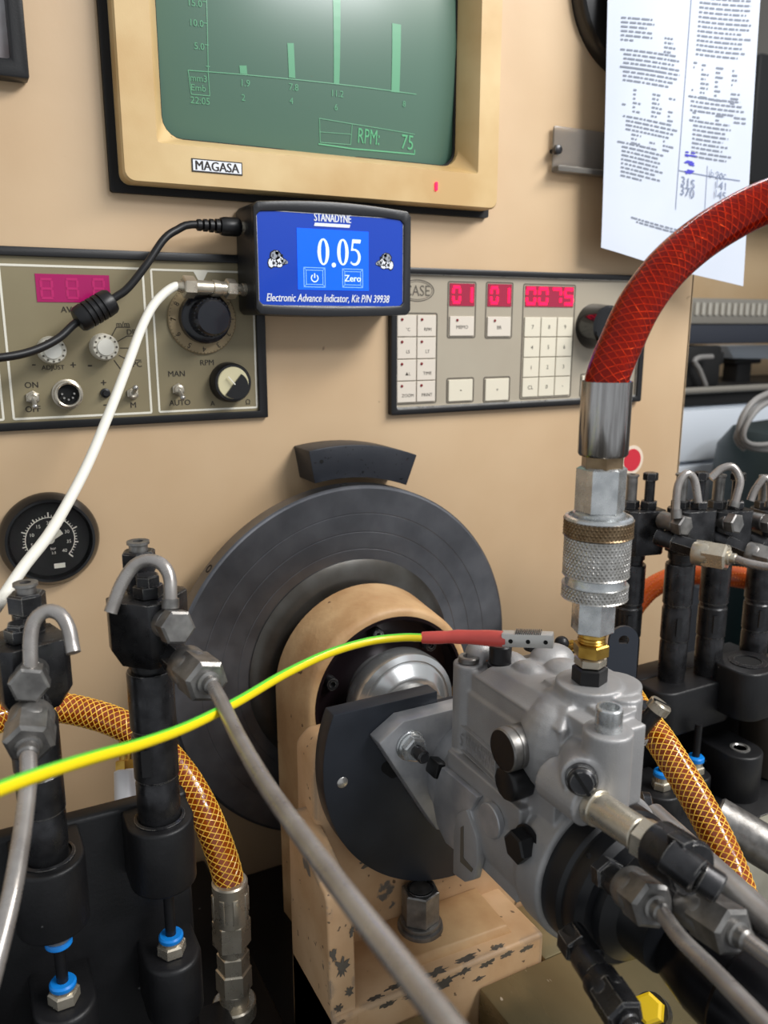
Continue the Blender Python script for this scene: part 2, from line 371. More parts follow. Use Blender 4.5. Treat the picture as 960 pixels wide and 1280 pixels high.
sx0, sx1, sz0, sz1 = ix0 + 8, ix1 - 9, iz0 + 7, iz1 - 7
I2 = rrect(sx1 - sx0, sz1 - sz0, 14, N, (sx0 + sx1) / 2, (sz0 + sz1) / 2)
n = len(O)
vs = [(a, YB + 16, b) for a, b in O] + [(a, YB + 2, b) for a, b in O] + [((a - xc) * .992 + xc, YB, (b - zc) * .992 + zc) for a, b in O] + [(a, YB, b) for a, b in I] + [((a - xc) * .995 + xc, YB + 1.2, (b - zc) * .995 + zc) for a, b in I] + [(a, YB + 17, b) for a, b in I2] + [(a, YB + 24, b) for a, b in I2]
fs = [(r * n + k, r * n + (k + 1) % n, (r + 1) * n + (k + 1) % n, (r + 1) * n + k) for r in range(6) for k in range(n)]
mb.add(vs, fs); mb.build('bezel', M_CREAM, mon, smooth=30)
mb = MB(); o2 = wrect(mx0 - 6, mx1 + 1.5, mz0 - 5, mz1 + 4, 2); i2 = wrect(mx0 + 4, mx1 - 4, mz0 + 4, mz1 - 4, 2)
wring(mb, o2, i2, 2, -4.5); mb.build('surround', M_BLKM, mon)
# tube face: shallow dome
def scr_y(x, z): return YB + 13.5 + 20.0 * (((x - xc) / 190) ** 2 + ((z - zc) / 150) ** 2)
mb = MB(); G = 28; vs = []; fs = []
for i in range(G + 1):
    for j in range(G + 1):
        x = sx0 - 4 + (sx1 - sx0 + 8) * i / G; z = sz0 - 4 + (sz1 - sz0 + 8) * j / G; vs.append((x, scr_y(x, z), z))
for i in range(G):
    for j in range(G): fs.append((i * (G + 1) + j, (i + 1) * (G + 1) + j, (i + 1) * (G + 1) + j + 1, i * (G + 1) + j + 1))
mb.add(vs, fs); scr = mb.build('screen', M_SCREEN, mon, label='domed green glass tube face')
mb = MB(); wring(mb, rrect(sx1 - sx0 + 6, sz1 - sz0 + 6, 16, 5, (sx0 + sx1) / 2, (sz0 + sz1) / 2), rrect(sx1 - sx0 - 3, sz1 - sz0 - 3, 13, 5, (sx0 + sx1) / 2, (sz0 + sz1) / 2), YB + 24, YB + 21.5)
mb.build('tube_mask', M_BLKM, mon)
def sp(u, v):
    y = YB + 14
    for _ in range(5):
        p = at(u, v, y=y); y = scr_y(p.x, p.z)
    return p
def sline(mb, pts, wd):
    for (a, b) in zip(pts, pts[1:]):
        n = 8; P0 = sp(*a); P1 = sp(*b)
        for k in range(n):
            q = []
            for t in (k / n, (k + 1) / n):
                x = P0.x + (P1.x - P0.x) * t; z = P0.z + (P1.z - P0.z) * t; q.append(V((x, scr_y(x, z) - 0.35, z)))
            d = (q[1] - q[0]).normalized(); s_ = d.cross(Y).normalized() * wd / 2
            mb.quad(q[0] - s_, q[1] - s_, q[1] + s_, q[0] + s_)
def sdom(mbt):
    for i, p in enumerate(mbt.v): mbt.v[i] = V((p.x, scr_y(p.x, p.z) - 0.4, p.z))
gl = MB()
sline(gl, [(254, -40), (258, 0), (260, 90)], 0.5); sline(gl, [(235, 88), (300, 93), (420, 105), (520, 118)], 0.6)
sline(gl, [(235, 88), (239, 118), (262, 120), (260, 90)], 0.5)
sline(gl, [(399, 148), (400, 178), (438, 181), (440, 155), (399, 148)], 0.5); sline(gl, [(399, 165), (439, 168)], .4)
sline(gl, [(440, 155), (518, 168)], .5)
for k in range(-1, 4):
    sline(gl, [(253 + k * 1.4, 2 + k * 27), (258 + k * 1.4, 2.4 + k * 27)], .5)
tx = MB()
for (s_, u, v, h) in (('15.0', 244, 4, 4.2), ('10.0', 246, 29, 4.2), ('5.0', 249, 58, 4.2), ('mm3', 248, 98, 4.2), ('Emb', 248, 110, 4.2), ('22:05', 250, 126, 4.4), ('1.9', 307, 104, 4.4), ('2', 304, 122, 4.2), ('7.8', 367, 109, 4.4), ('4', 364, 126, 4.2), ('11.2', 422, 117, 4.4), ('6', 420, 134, 4.2), ('8', 505, 130, 4.2)):
    txt(tx, s_, sp(u, v), X, Z, h=h)
sdom(tx); gl.v += []; b0 = len(gl.v); gl.v += tx.v; gl.f += [[b0 + i for i in f] for f in tx.f]
gl.build('graph_lines', M_PHOS, scr)
bars = [((299, 82), (308, 82), (309, 93), (300, 92)), ((359, 54), (367, 54), (369, 98), (361, 97)), ((415, -30), (425, -30), (424, 105), (417, 104)), ((490, 29), (501, 31), (499, 116), (489, 115))]
for b in bars:
    mb = MB(); c = [sp(*q) for q in b]
    n = 8
    for k in range(n):
        r = []
        for t in (k / n, (k + 1) / n):
            for (A, B) in ((c[0], c[3]), (c[1], c[2])):
                p = A.lerp(B, t); r.append(V((p.x, scr_y(p.x, p.z) - .3, p.z)))
        mb.quad(r[0], r[1], r[3], r[2])
    mb.build('graph_bar', M_PHOS, scr)
tx = MB(); txt(tx, 'RPM:', sp(461, 171), X, Z, w=19, h=10.5); txt(tx, '75', sp(509, 178), X, Z, w=11, h=10.5); sdom(tx)
tx2 = MB(); txt(tx2, 'TACOMETR', sp(418, 157), X, Z, w=20, h=4.4); txt(tx2, 'SET  RPM', sp(418, 172), X, Z, w=20, h=4.4); sdom(tx2)
sline(tx, [(398, 180), (440, 186), (518, 193)], .9); sline(tx, [(518, 193), (518, 187)], .9)
tx.build('speed_readout', M_PHOSB, scr)
# badge and indicator lamp
p0 = at(239, 195.5, y=YB); p1 = at(303, 218, y=YB); p1.z = .5 * (at(239, 216.5, y=YB).z + at(303, 222, y=YB).z); p0.z = .5 * (at(239, 195.5, y=YB).z + at(303, 201, y=YB).z); mb = MB(); wprism(mb, wrect(p0.x, p1.x, p1.z + 1.2, p0.z - 1.2), YB + .2, YB - .5); bd = mb.build('badge', M_INK, mon)
mb = MB(); wprism(mb, wrect(p0.x + .8, p1.x - .8, p1.z + 2, p0.z - 2), YB - .4, YB - .8); mb.build('badge_plate', M_PRINTW, bd)
mb = MB(); txt(mb, 'MAGASA', V(((p0.x + p1.x) / 2, YB - .9, (p0.z + p1.z) / 2)), X, Z, w=31, h=6.0, bold=.03); mb.build('badge_lettering', M_INK, bd)
p = at(545, 233, y=YB); mb = MB(); wprism(mb, wrect(p.x - 1.2, p.x + 1.2, p.z - 3.4, p.z + 3.4, 1), YB + .2, YB - 1); mb.build('indicator_lamp', M_SEG, mon)

# ================================================================== LEFT CONTROL PANEL
def seg7(mb, ch, cx, cz, w, h, y, t):
    on = {'0': 'abcdef', '1': 'bc', '5': 'acdfg', '7': 'abc', '8': 'abcdefg'}[ch]
    q = {'a': (-1, 1, 1, 1), 'b': (1, 0, 1, 1), 'c': (1, -1, 1, 0), 'd': (-1, -1, 1, -1), 'e': (-1, -1, -1, 0), 'f': (-1, 0, -1, 1), 'g': (-1, 0, 1, 0)}
    for s_ in on:
        a, b, c, d = q[s_]; x0 = cx + a * (w - t) / 2; x1 = cx + c * (w - t) / 2; z0 = cz + b * (h - t) / 2; z1 = cz + d * (h - t) / 2
        g = t * .56 if ch != '1' else t * .05
        if a == c: wprism(mb, wrect(x0 - t / 2, x0 + t / 2, min(z0, z1) + g, max(z0, z1) - g), y, y - .25)
        else: wprism(mb, wrect(min(x0, x1) - t * .1, max(x0, x1) + t * .1, z0 - t / 2, z0 + t / 2), y, y - .25)
lp = thing('control_panel', 'olive control panel with knobs, switches and a magenta display left of blue indicator', 'control panel', (40, 0, -72))
LX0, LX1, LZ0, LZ1 = -150, 219.5, -71.5, 50
mb = MB(); wring(mb, wrect(LX0, LX1, LZ0, LZ1), wrect(LX0 + 6, LX1 - 7, LZ0 + 5.5, LZ1 - 6), 1, -4.5); mb.build('panel_frame', M_BLK, lp, bevel=.8)
mb = MB(); wprism(mb, wrect(LX0 + 4, LX1 - 5, LZ0 + 4, LZ1 - 4), 1, -1.5); mb.build('face_plate', M_PANEL, lp)
YP = -1.5
def outline(mb, x0, x1, z0, z1, t, y=YP, r=1.5):
    wring(mb, wrect(x0, x1, z0, z1, r), wrect(x0 + t, x1 - t, z0 + t, z1 - t, max(.3, r - t)), y, y - .2)
a0 = (W(0, 347)[0] + W(17.7, 523)[0]) / 2; a1 = (W(176, 338)[0] + W(189.5, 516)[0]) / 2; b0 = (W(186, 338)[0] + W(202, 516)[0]) / 2
zt = W(100, 333.5)[1]; zb = W(100, 520)[1]
mb = MB(); outline(mb, a0 - 1, a1 + 1, zb - .6, zt + .6, 1.5); outline(mb, b0 - 1, 212, zb - .3, zt + .2, 1.4); outline(mb, LX0 + 14, a0 - 6, zb - .6, zt + .6, 1.5)
p = W(250, 343); wprism(mb, [(p[0] - 5.5, zt - .5), (p[0] - 1.5, zt - 8), (p[0] + 1.5, zt - 8), (p[0] + 5.5, zt - .5)], YP, YP - .25)
mb.build('white_outline', M_WHITE, lp)
# display
d0 = W(43, 342); d1 = W(138, 378.5)
mb = MB(); wprism(mb, wrect(d0[0], d1[0], d1[1], d0[1]), YP, YP - .4); dsp = mb.build('display_window', M_MAG, lp)
mb = MB()
for u in (58, 90, 123): c = W(u, 361); seg7(mb, '8', c[0], c[1], 8.5, 14, YP - .4, 1.6)
mb.build('display_digits', M_MAGSEG, dsp)
lt = MB()
def pt(s_, u, v, h=4.0, wd=None): x, z = W(u, v); txt(lt, s_, V((x, YP - .2, z)), X, Z, w=wd, h=h, bold=.01)
for s_, u, v, h in (('AVANCE', 97, 387, 4), ('ADJUST', 66, 460, 4), ('-', 42, 456, .8), ('+', 91, 456, 3.6), ('m/m', 153, 405, 3.6), ('DPM', 167, 415, 3.6), ('PC', 171, 455, 4), ('ON', 39, 481, 4), ('OFF', 41, 511, 4), ('+', 129, 478, 3.6), ('-', 131, 506, .8), ('M', 166, 506, 4), ('RPM', 258, 453, 4), ('MAN', 220, 467, 4), ('AUTO', 224, 503, 4), ('Ω', 309, 502, 4), ('A', 265, 504, 3.6), ('-', 112, 457, 1)):
    pt(s_, u, v, h)
def pl(pts, t=.6):
    for a, b in zip(pts, pts[1:]):
        A = V((W(*a)[0], YP - .2, W(*a)[1])); B = V((W(*b)[0], YP - .2, W(*b)[1])); n_ = (B - A).cross(Y).normalized() * t / 2; lt.quad(A - n_, B - n_, B + n_, A + n_)
pl([(139, 420), (145, 409), (162, 409)]); pl([(146, 427), (158, 420), (175, 420)]); pl([(149, 435), (163, 435)]); pl([(148, 444), (160, 450), (176, 450)]); pl([(142, 450), (150, 461), (162, 461)])
lt.build('lettering', M_INK, lp)
def knob_ivory(u, v):
    x, z = W(u, v, -12); o = V((x, YP, z))
    mb = MB(); mb.lathe([(9.5, 0), (9.2, 3), (9, 10), (8.2, 11.2), (0.01, 11.2)], FR(o, -Y), 28, capa=False); k = mb.build('knob', M_KNOB, lp)
    mb = MB()
    for i in range(12):
        a = i * math.pi / 6; mb.lathe([(.75, 0), (.75, .5), (0.01, .5)], FR(o + V((math.cos(a) * 7.3, -11, math.sin(a) * 7.3)), -Y), 8, capa=False)
    mb.build('knob_dots', M_OUT, k)
    mb = MB(); mb.lathe([(5.8, 0), (5.6, 1.2), (0.01, 1.6)], FR(o + V((0, -11.2, 0)), -Y), 24, capa=False); mb.build('knob_cap', mat('pale_cap', (222, 220, 210), .35) if 'pale_cap' not in MATS else MATS['pale_cap'], k)
knob_ivory(66, 438); knob_ivory(132, 434)
def toggle(u, v, lean=-1, r=4.8):
    x, z = W(u, v, -3); o = V((x, YP, z))
    mb = MB(); mb.hexa(o, o - Y * 2.5, r * 1.75); mb.lathe([(r * .72, 2), (r * .72, 5), (r * .5, 5.5), (.01, 5)], FR(o, -Y), 16, capa=False); k = mb.build('toggle_switch', M_NICKEL, lp)
    mb = MB(); e = o + V((0, -13, lean * 5)); mb.tube([o - Y * 4, o.lerp(e, .5) - Y * 2, e], lambda t: 1.1 + t * .9, 10); mb.sph(e, 2.0, 10, 8); mb.build('toggle_lever', M_STEEL, k)
toggle(41, 497, -1); toggle(166, 492, 1, 4.4); toggle(223, 487, -1)
x, z = W(131, 491); mb = MB(); mb.lathe([(3.4, 0), (3.4, 2), (2.2, 2.4), (2, 5), (.01, 5)], FR(V((x, YP, z)), -Y), 14, capa=False); mb.build('push_button', M_BLK, lp)
# round socket
x, z = W(85, 493, -5); o = V((x, YP, z)); mb = MB(); mb.lathe([(10.4, 0), (10.4, 1.2), (9.2, 1.6), (9.2, 7), (8.2, 7.6), (7.2, 7), (7.2, 2)], FR(o, -Y), 36, capa=False, capb=False); sk = mb.build('round_socket', M_NICKEL, lp)
mb = MB(); mb.lathe([(7.3, 2.4), (.01, 2.4)], FR(o, -Y), 30, capa=False); mb.build('socket_insert', M_BLKM, sk)
mb = MB()
for i in range(5):
    a = math.radians(180 + i * 45); mb.cyl(o + V((4 * math.cos(a), -2.4, 4 * math.sin(a) + .5)), o + V((4 * math.cos(a), -5.5, 4 * math.sin(a) + .5)), .7, n=8)
mb.build('socket_pins', M_STEEL, sk)
# large speed dial
x, z = W(253, 399, -3); o = V((x, YP, z)); mb = MB(); mb.lathe([(25.5, 0), (25.5, 2), (24.8, 2.6), (.01, 2.6)], FR(o, -Y), 48, capa=False); dial = mb.build('speed_dial', M_DIAL, lp)
mb = MB()
for i, a in enumerate(range(-180, 181, 30)):
    if 60 < a < 120: continue
    r_ = math.radians(a); c = o + V((21.8 * math.cos(r_), -2.8, 21.8 * math.sin(r_))); txt(mb, str((7 - i) % 12), c, V((math.sin(r_), 0, -math.cos(r_))) * (1 if True else 1), V((math.cos(r_), 0, math.sin(r_))), h=3.8)
for i in range(0, 360, 6):
    r_ = math.radians(i); e = V((math.cos(r_), 0, math.sin(r_))); n_ = V((-e.z, 0, e.x)) * .15; a, b = o + e * 24 - Y * 2.75, o + e * 25.1 - Y * 2.65; mb.quad(a - n_, b - n_, b + n_, a + n_)
mb.build('dial_numbers', M_INK, dial)
oo = V((at(262, 399, y=-18).x, YP, at(262, 400, y=-18).z)) ; oo = o + V((1, 0, 1))
mb = MB(); mb.lathe([(19, 2.6), (18.5, 9), (17, 10), (13.4, 10.5), (13, 26), (11.5, 28), (.01, 28.4)], FR(oo, -Y), 40, capa=False); mb.build('dial_knob', M_KNOBB, dial)
mb = MB()
for i in range(28):
    a = i * 2 * math.pi / 28; e = V((math.cos(a), 0, math.sin(a))); mb.cyl(oo + e * 13 - Y * 11, oo + e * 13 - Y * 25.5, .8, n=6)
mb.build('knob_flutes', M_KNOBB, dial)
# small potentiometer knob
x, z = W(288, 478, -6); o = V((x, YP, z)); mb = MB(); mb.lathe([(15.2, 0), (14.6, 10), (13.6, 11.5), (.01, 11.5)], FR(o, -Y), 36, capa=False); pk = mb.build('pointer_knob', M_BLK, lp)
mb = MB(); mb.lathe([(12, 11.5), (11.6, 12.3), (.01, 12.3)], FR(o, -Y), 36, capa=False); mb.build('knob_disc', mat('knob_cream', (204, 196, 160), .4), pk)
mb = MB(); q = [(-7.5 * 1, 4)] ; poly = [(9.8 * math.cos(math.radians(a)) + 1, 9.8 * math.sin(math.radians(a)) - 2) for a in range(-140, 70, 10)]
mb.prism(poly, FR(o, -Y, X), 12, 14.5); mb.build('knob_cap', M_BLK, pk)
mb = MB(); mb.box((0, 0, 0), (.8, .6, 8), wmat(o + V((-2, -14.6, 2))) @ Matrix.Rotation(math.radians(-40), 4, 'Y')); mb.build('pointer_line', M_WHITE, pk)

# ================================================================== RIGHT KEYPAD PANEL
rp = thing('keypad_panel', 'warm grey keypad panel with red number displays below the hanging paper', 'control panel', (466, 0, -75))
RX0, RX1, RZ0, RZ1 = 328, 611, -75.5, 45.5
mb = MB(); wring(mb, wrect(RX0, RX1, RZ0, RZ1, 2), wrect(RX0 + 5.5, RX1 - 6, RZ0 + 5, RZ1 - 5, 2), 1, -6); mb.build('panel_frame', M_BLK, rp, bevel=1)
mb = MB(); wring(mb, wrect(RX0 + 5, RX1 - 5.5, RZ0 + 4.5, RZ1 - 4.5, 2), wrect(RX0 + 6.3, RX1 - 6.8, RZ0 + 6.3, RZ1 - 5.4, 2), -2, -4); mb.build('frame_trim', M_STEEL, rp)
mb = MB(); wprism(mb, wrect(RX0 + 4, RX1 - 4, RZ0 + 4, RZ1 - 4), 1, -2); mb.build('face_plate', M_PANEL2, rp)
YK = -2.0
ol = MB(); kt = MB()
def R2(zx, zy): return W(470 + zx * .20833, 320 + zy * .20833)
def R3(zx, zy): return W(640 + zx * .25, 330 + zy * .25)
def box2(f, c, t=1.1, r=2):
    ps = [f(*q) for q in c]; x0 = (ps[0][0] + ps[3][0]) / 2; x1 = (ps[1][0] + ps[2][0]) / 2; z1 = (ps[0][1] + ps[1][1]) / 2; z0 = (ps[2][1] + ps[3][1]) / 2; outline(ol, x0, x1, z0, z1, t, YK, r); return x0, x1, z0, z1
def key(x0, x1, z0, z1, m=M_KEY, h=1.2):
    mb = MB(); wprism(mb, wrect(x0, x1, z0, z1), YK, YK - h); mb.build('key', m, rp, bevel=.35, seg=1)
def ktx(s_, x, z, h=2.6): txt(kt, s_, V((x, YK - 1.3, z)), X, Z, h=h)
g = box2(R2, [(105, 340), (362, 340), (355, 888), (105, 888)])
names = [('°C', 'RPM'), ('LS', 'LT'), ('▲L', 'TIME'), ('ZOOM', 'PRINT')]
dots = []
cw = (g[1] - g[0] - 3.2) / 2; rh = (g[3] - g[2] - 3.2) / 4
for r in range(4):
    for c in range(2):
        x0 = g[0] + 1.6 + c * cw; z1 = g[3] - 1.6 - r * rh; key(x0 + .4, x0 + cw - .4, z1 - rh + .4, z1 - .4, M_KEYW)
        ktx(names[r][c], x0 + cw * .55, z1 - rh * .66, 2.7); dots.append((x0 + cw * .25, z1 - rh * .22))
for (c, s_) in (([(422, 150), (598, 155), (585, 495), (418, 492)], 'MEMO'), ([(652, 155), (820, 158), (803, 497), (643, 495)], 'BR')):
    q = box2(R2, c); w_ = q[1] - q[0]; h_ = q[3] - q[2]
    mb = MB(); wprism(mb, wrect(q[0] + 2, q[1] - 2, q[3] - h_ * .43, q[3] - 1.8), YK, YK - .6); dw = mb.build('display_window', M_LEDWIN, rp)
    mb = MB()
    for k, ch in enumerate('01'): seg7(mb, ch, q[0] + w_ * (.30 + .42 * k), q[3] - h_ * .235, w_ * .30, h_ * .31, YK - .6, 2.3)
    mb.build('display_digits', M_SEG, dw)
    key(q[0] + 2.2, q[1] - 2.2, q[2] + 2, q[2] + h_ * .39, M_KEYW); ktx(s_, q[0] + w_ * .5, q[2] + h_ * .2, 3); dots.append((q[0] + w_ * .33, q[2] + h_ * .32))
q = box2(R3, [(55, 97), (312, 105), (286, 662), (24, 682)]); w_ = q[1] - q[0]; h_ = q[3] - q[2]
mb = MB(); wprism(mb, wrect(q[0] + 2.5, q[1] - 2.5, q[3] - h_ * .195, q[3] - 2), YK, YK - .6); dw = mb.build('display_window', M_LEDWIN, rp)
mb = MB()
for k, ch in zip((.14, .37, .63, .86), '0075'): seg7(mb, ch, q[0] + w_ * k, q[3] - h_ * .105, w_ * .19, h_ * .15, YK - .6, 2.5)
mb.build('display_digits', M_SEG, dw)
cw = (w_ - 4) / 3; rh = (h_ * .72 - 2) / 4
for r, row in enumerate(('789', '456', '123', ('CL', '0', '·'))):
    for c in range(3):
        x0 = q[0] + 2 + c * cw; z0 = q[2] + 2 + (3 - r) * rh; key(x0 + .4, x0 + cw - .4, z0 + .4, z0 + rh - .4); ktx(row[c], x0 + cw / 2, z0 + rh * .5, 3.6 if row[c] != '·' else 1)
for c, s_ in (([(415, 728), (580, 728), (578, 880), (412, 882)], '-'), ([(637, 722), (797, 722), (793, 875), (632, 880)], '+')):
    q = box2(R2, c); key(q[0] + 1.9, q[1] - 1.9, q[2] + 1.9, q[3] - 1.9); ktx(s_, (q[0] + q[1]) / 2, (q[2] + q[3]) / 2, 2.4 if s_ == '+' else .7)
q = box2(R3, [(335, 548), (432, 545), (425, 660), (328, 668)]); key(q[0] + 1.9, q[1] - 1.9, q[2] + 1.9, q[3] - 1.9); ktx('+', q[0] + 7, (q[2] + q[3]) / 2, 4)
ol.build('key_outline', M_OUT, rp); kt.build('lettering', M_INK, rp)
mb = MB()
for a, b in dots: mb.lathe([(1.25, 1.2), (1.1, 1.8), (.01, 1.9)], FR(V((a, YK, b)), -Y), 10, capa=False)
mb.build('indicator_dots', M_LEDR, rp)
# oval maker's mark
x, z = R2(240, 208); mb = MB()
el = lambda a_, b_: [(x + a_ * math.cos(i * math.pi / 16), z + b_ * math.sin(i * math.pi / 16)) for i in range(32)]
wring(mb, el(16.5, 9), el(15.6, 8.2), YK, YK - .2); wring(mb, el(14.6, 7.4), el(14.2, 7), YK, YK - .2); txt(mb, 'CASE', V((x, YK - .2, z)), X, Z, w=24, h=8.6, bold=-.004); mb.build('oval_mark', M_OUT, rp)
# black rotary knob
p = at(752, 408, y=-14); o = V((p.x, YK, p.z)); mb = MB(); mb.lathe([(21, 0), (20.5, 8), (19, 22), (17, 24), (13, 24.5), (12.5, 23.5), (.01, 23.5)], FR(o, -Y), 44, capa=False); mb.build('rotary_knob', mat('gloss_black', (12, 12, 15), .18, coat=.4), rp)

# ================================================================== PRESSURE GAUGE
c = V((W(62, 673)[0], 0, W(62, 673)[1])); gg = thing('pressure_gauge', 'round black pressure gauge with white scale low on the console', 'gauge', c)
mb = MB(); mb.lathe([(34, 0), (34, 3), (32.5, 6), (30, 9.5), (28.3, 9.5), (26.5, 4)], FR(c, -Y), 56, capa=False, capb=False); mb.build('gauge_bezel', mat('gauge_black', (16, 16, 17), .22, coat=.3), gg)
mb = MB(); mb.lathe([(27, 4), (.01, 4)], FR(c, -Y), 48, capa=False); fc = mb.build('gauge_face', M_BLKM, gg)
mb = MB()
for i in range(41):
    a = math.radians(225 - i * 270 / 40); e = V((math.cos(a), 0, math.sin(a))); L_ = (3.6 if i % 10 == 0 else 2.6 if i % 5 == 0 else 1.6); n_ = V((-e.z, 0, e.x)) * (.45 if i % 5 == 0 else .25)
    A, B = c + e * 16.5 - Y * 4.2, c + e * (16.5 + L_) - Y * 4.2; mb.quad(A - n_, B - n_, B + n_, A + n_)
for i in range(24):
    a0_, a1_ = math.radians(225 - i * 270 / 24), math.radians(225 - (i + 1) * 270 / 24); q = [c + V((math.cos(t) * r, -4.2, math.sin(t) * r)) for t, r in ((a0_, 16.2), (a1_, 16.2), (a1_, 16.8), (a0_, 16.8))]; mb.quad(*q)
for i, s_ in enumerate(('0', '5', '10', '15', '20', '25', '30', '35', '40')):
    a = math.radians(225 - i * 270 / 8); txt(mb, s_, c + V((math.cos(a) * 12.6, -4.2, math.sin(a) * 12.6)), X, Z, h=2.4)
txt(mb, 'bar', c + V((1.5, -4.2, -6.5)), X, Z, h=2); txt(mb, '2.5', c + V((1.5, -4.2, -9.8)), X, Z, h=1.8)
wprism(mb, wrect(c.x + 1, c.x + 8.5, c.z - 21.5, c.z - 18), -4, -4.2); mb.build('gauge_scale', M_WHITE, fc)
mb = MB(); mb.lathe([(3, 4), (2.6, 6), (.01, 6)], FR(c, -Y), 20, capa=False); d_ = V((.72, 0, .69)); pp = V((-d_.z, 0, d_.x))
A = c - Y * 5.6; mb.add([A + pp * 1.2, A - pp * 1.2, A + d_ * 9 - pp * 3.4, A + d_ * 10 + pp * .4, A + d_ * 8.5 + pp * 3.2], [(0, 1, 2, 3, 4)]); mb.add([A + pp * .9 , A - pp * .9, A - d_ * 15 - pp * .3, A - d_ * 15 + pp * .3], [(0, 1, 2, 3)]); mb.build('needle', M_KNOB, gg)
mb = MB(); mb.lathe([(28.4, 8.2), (.01, 8.4)], FR(c, -Y), 48, capa=False); mb.build('gauge_glass', mat('clear_glass', (255, 255, 255), 0.03, trans=1, ior=1.12), gg)

# ================================================================== THINGS ON THE WALL
p = at(790, 575, y=0); mb = MB(); mb.lathe([(15, 0), (15, .3), (.01, .3)], FR(V((p.x, 0, p.z)), -Y), 40, capa=False); st = mb.build('round_sticker', M_STICK, None, 'white round sticker with a red dot low on the console edge', 'sticker')
mb = MB(); mb.lathe([(11.5, .3), (11.5, .5), (.01, .5)], FR(V((p.x, 0, p.z)), -Y), 40, capa=False); mb.build('red_dot', M_RED, st)
# framed picture, only its corner shows
fr = thing('picture_frame', 'black framed picture cut off at the upper left corner', 'picture', (-20, 0, 150))
fx1, fz0 = W(35, 104)[0], W(20, 104)[1]
mb = MB(); wring(mb, wrect(-120, fx1, fz0, fz0 + 160), wrect(-108, fx1 - 10, fz0 + 11, fz0 + 148), 0, -13); mb.build('frame', M_BLK, fr, bevel=2)
mb = MB(); wprism(mb, wrect(-112, fx1 - 7, fz0 + 8, fz0 + 152), 0, -4); mb.build('print', mat('faded_print', (176, 174, 176), .3, c2=(120, 96, 92), ns=14, thr=(.5, .62)), fr)
# round black cover behind the paper
p = at(800, 0, y=-10); o = V((p.x + 2, 0, p.z + 8)); mb = MB(); mb.lathe([(72, 0), (72, 8), (68, 14), (50, 17), (48, 15), (20, 15), (.01, 17)], FR(o, -Y), 64, capa=False)
mb.build('round_cover', mat('cover_black', (14, 14, 16), .3, coat=.25), None, 'round black cover on the console partly behind the hanging paper', 'cover')
# clear holder
h0 = W(692, 157, -4); h1 = W(752, 222, -4); tg = thing('clear_holder', 'smoky clear plastic holder strip screwed on beside the hanging paper', 'holder', ((h0[0] + h1[0]) / 2, 0, h1[1]))
mb = MB(); wprism(mb, wrect(h0[0], h1[0] + 40, h1[1], h0[1], 2), -3, -5.5); mb.build('strip', M_ACRYL, tg, bevel=.6)
mb = MB(); wprism(mb, wrect(h0[0], h1[0] + 40, h1[1], h1[1] + 5, 1), -5.5, -13); mb.build('lip', M_ACRYL, tg, bevel=.6)
p = W(694, 187, -8); mb = MB(); mb.lathe([(1.8, 0), (1.8, 8), (4.2, 8), (4, 10.5), (2.4, 11.5), (.01, 11.5)], FR(V((p[0] + 2, 0, p[1])), -Y), 20, capa=False); mb.build('screw', M_OXIDE, tg)
# hanging paper
pa = thing('paper_sheet', 'creased white sheet of typed specifications with pen notes hanging beside the console edge', 'paper', at(840, 340, y=-20))
cTL = at(762, -110, y=-26); cBL = at(747, 310, y=-20); cBR = at(925, 358, y=-44); cTR = at(961, -110, y=-46)
def pg(s, t):
    """s 0..1 across, t 0..1 down"""
    p = cTL.lerp(cTR, s).lerp(cBL.lerp(cBR, s), t)
    return p + V((0, -1, 0)) * (5 * math.sin(s * 5.2 + t * 2.0) * (0.5 + t * .5) + 7 * max(0, t - .8) * math.sin(s * 3.3))
mb = MB(); A_, B_ = 22, 30
vs = [pg(i / A_, j / B_) for j in range(B_ + 1) for i in range(A_ + 1)]; k = len(vs); vs += [p + V((0, .35, 0)) for p in vs]
fs = []
for j in range(B_):
    for i in range(A_):
        q = (j * (A_ + 1) + i, j * (A_ + 1) + i + 1, (j + 1) * (A_ + 1) + i + 1, (j + 1) * (A_ + 1) + i); fs += [q, tuple(k + a for a in reversed(q))]
mb.add(vs, fs); mb.build('sheet', M_PAPER, pa, smooth=80)
def pline(mb, s0, s1, t, th, lift=.35):
    n = max(1, int((s1 - s0) / .05)); 
    for i in range(n):
        a, b = s0 + (s1 - s0) * i / n, s0 + (s1 - s0) * (i + 1) / n
        q = [pg(a, t), pg(b, t), pg(b, t + th), pg(a, t + th)]; mb.quad(*[p - Y * lift for p in q])
ty = MB(); rnd = random.Random(3)
def words(s0, s1, t, th=.0052):
    s = s0
    while s < s1:
        l = rnd.uniform(.012, .05); e = min(s + l, s1); pline(ty, s, e, t, th); s = e + rnd.uniform(.006, .012)
def para(s0, s1, t, n, dt=.0125, ind=.02):
    for i in range(n): words(s0 + (ind if i else 0), s1 - rnd.uniform(0, .07) * (1 if i < n - 1 else 2.4), t + i * dt)
T = lambda v: (v + 110) / 440.0 + 0.0
L0, L1, R0, R1 = .08, .50, .56, .96
para(L0 + .04, L1, T(-70), 10); para(L0, .30, T(18), 6, ind=0); para(.36, .48, T(38), 4, ind=0); para(L0, L1, T(58), 5); para(L0, L1, T(80), 4)
for k_, (a, b) in enumerate(((.10, .13), (.17, .23), (.30, .38), (.42, .48))): para(a, b, T(106 + k_ * 1.5), 7, ind=0)
para(L0 + .03, L1, T(143), 4); 
for (a, b) in ((.17, .24), (.30, .36), (.40, .48)): para(a, b, T(165), 3, ind=0)
para(L0, .42, T(178), 9, ind=.03)
para(R0, R1 - .1, T(-80), 4); para(R0, R1, T(-55), 6); para(R0, R1, T(-20), 14, ind=.03); 
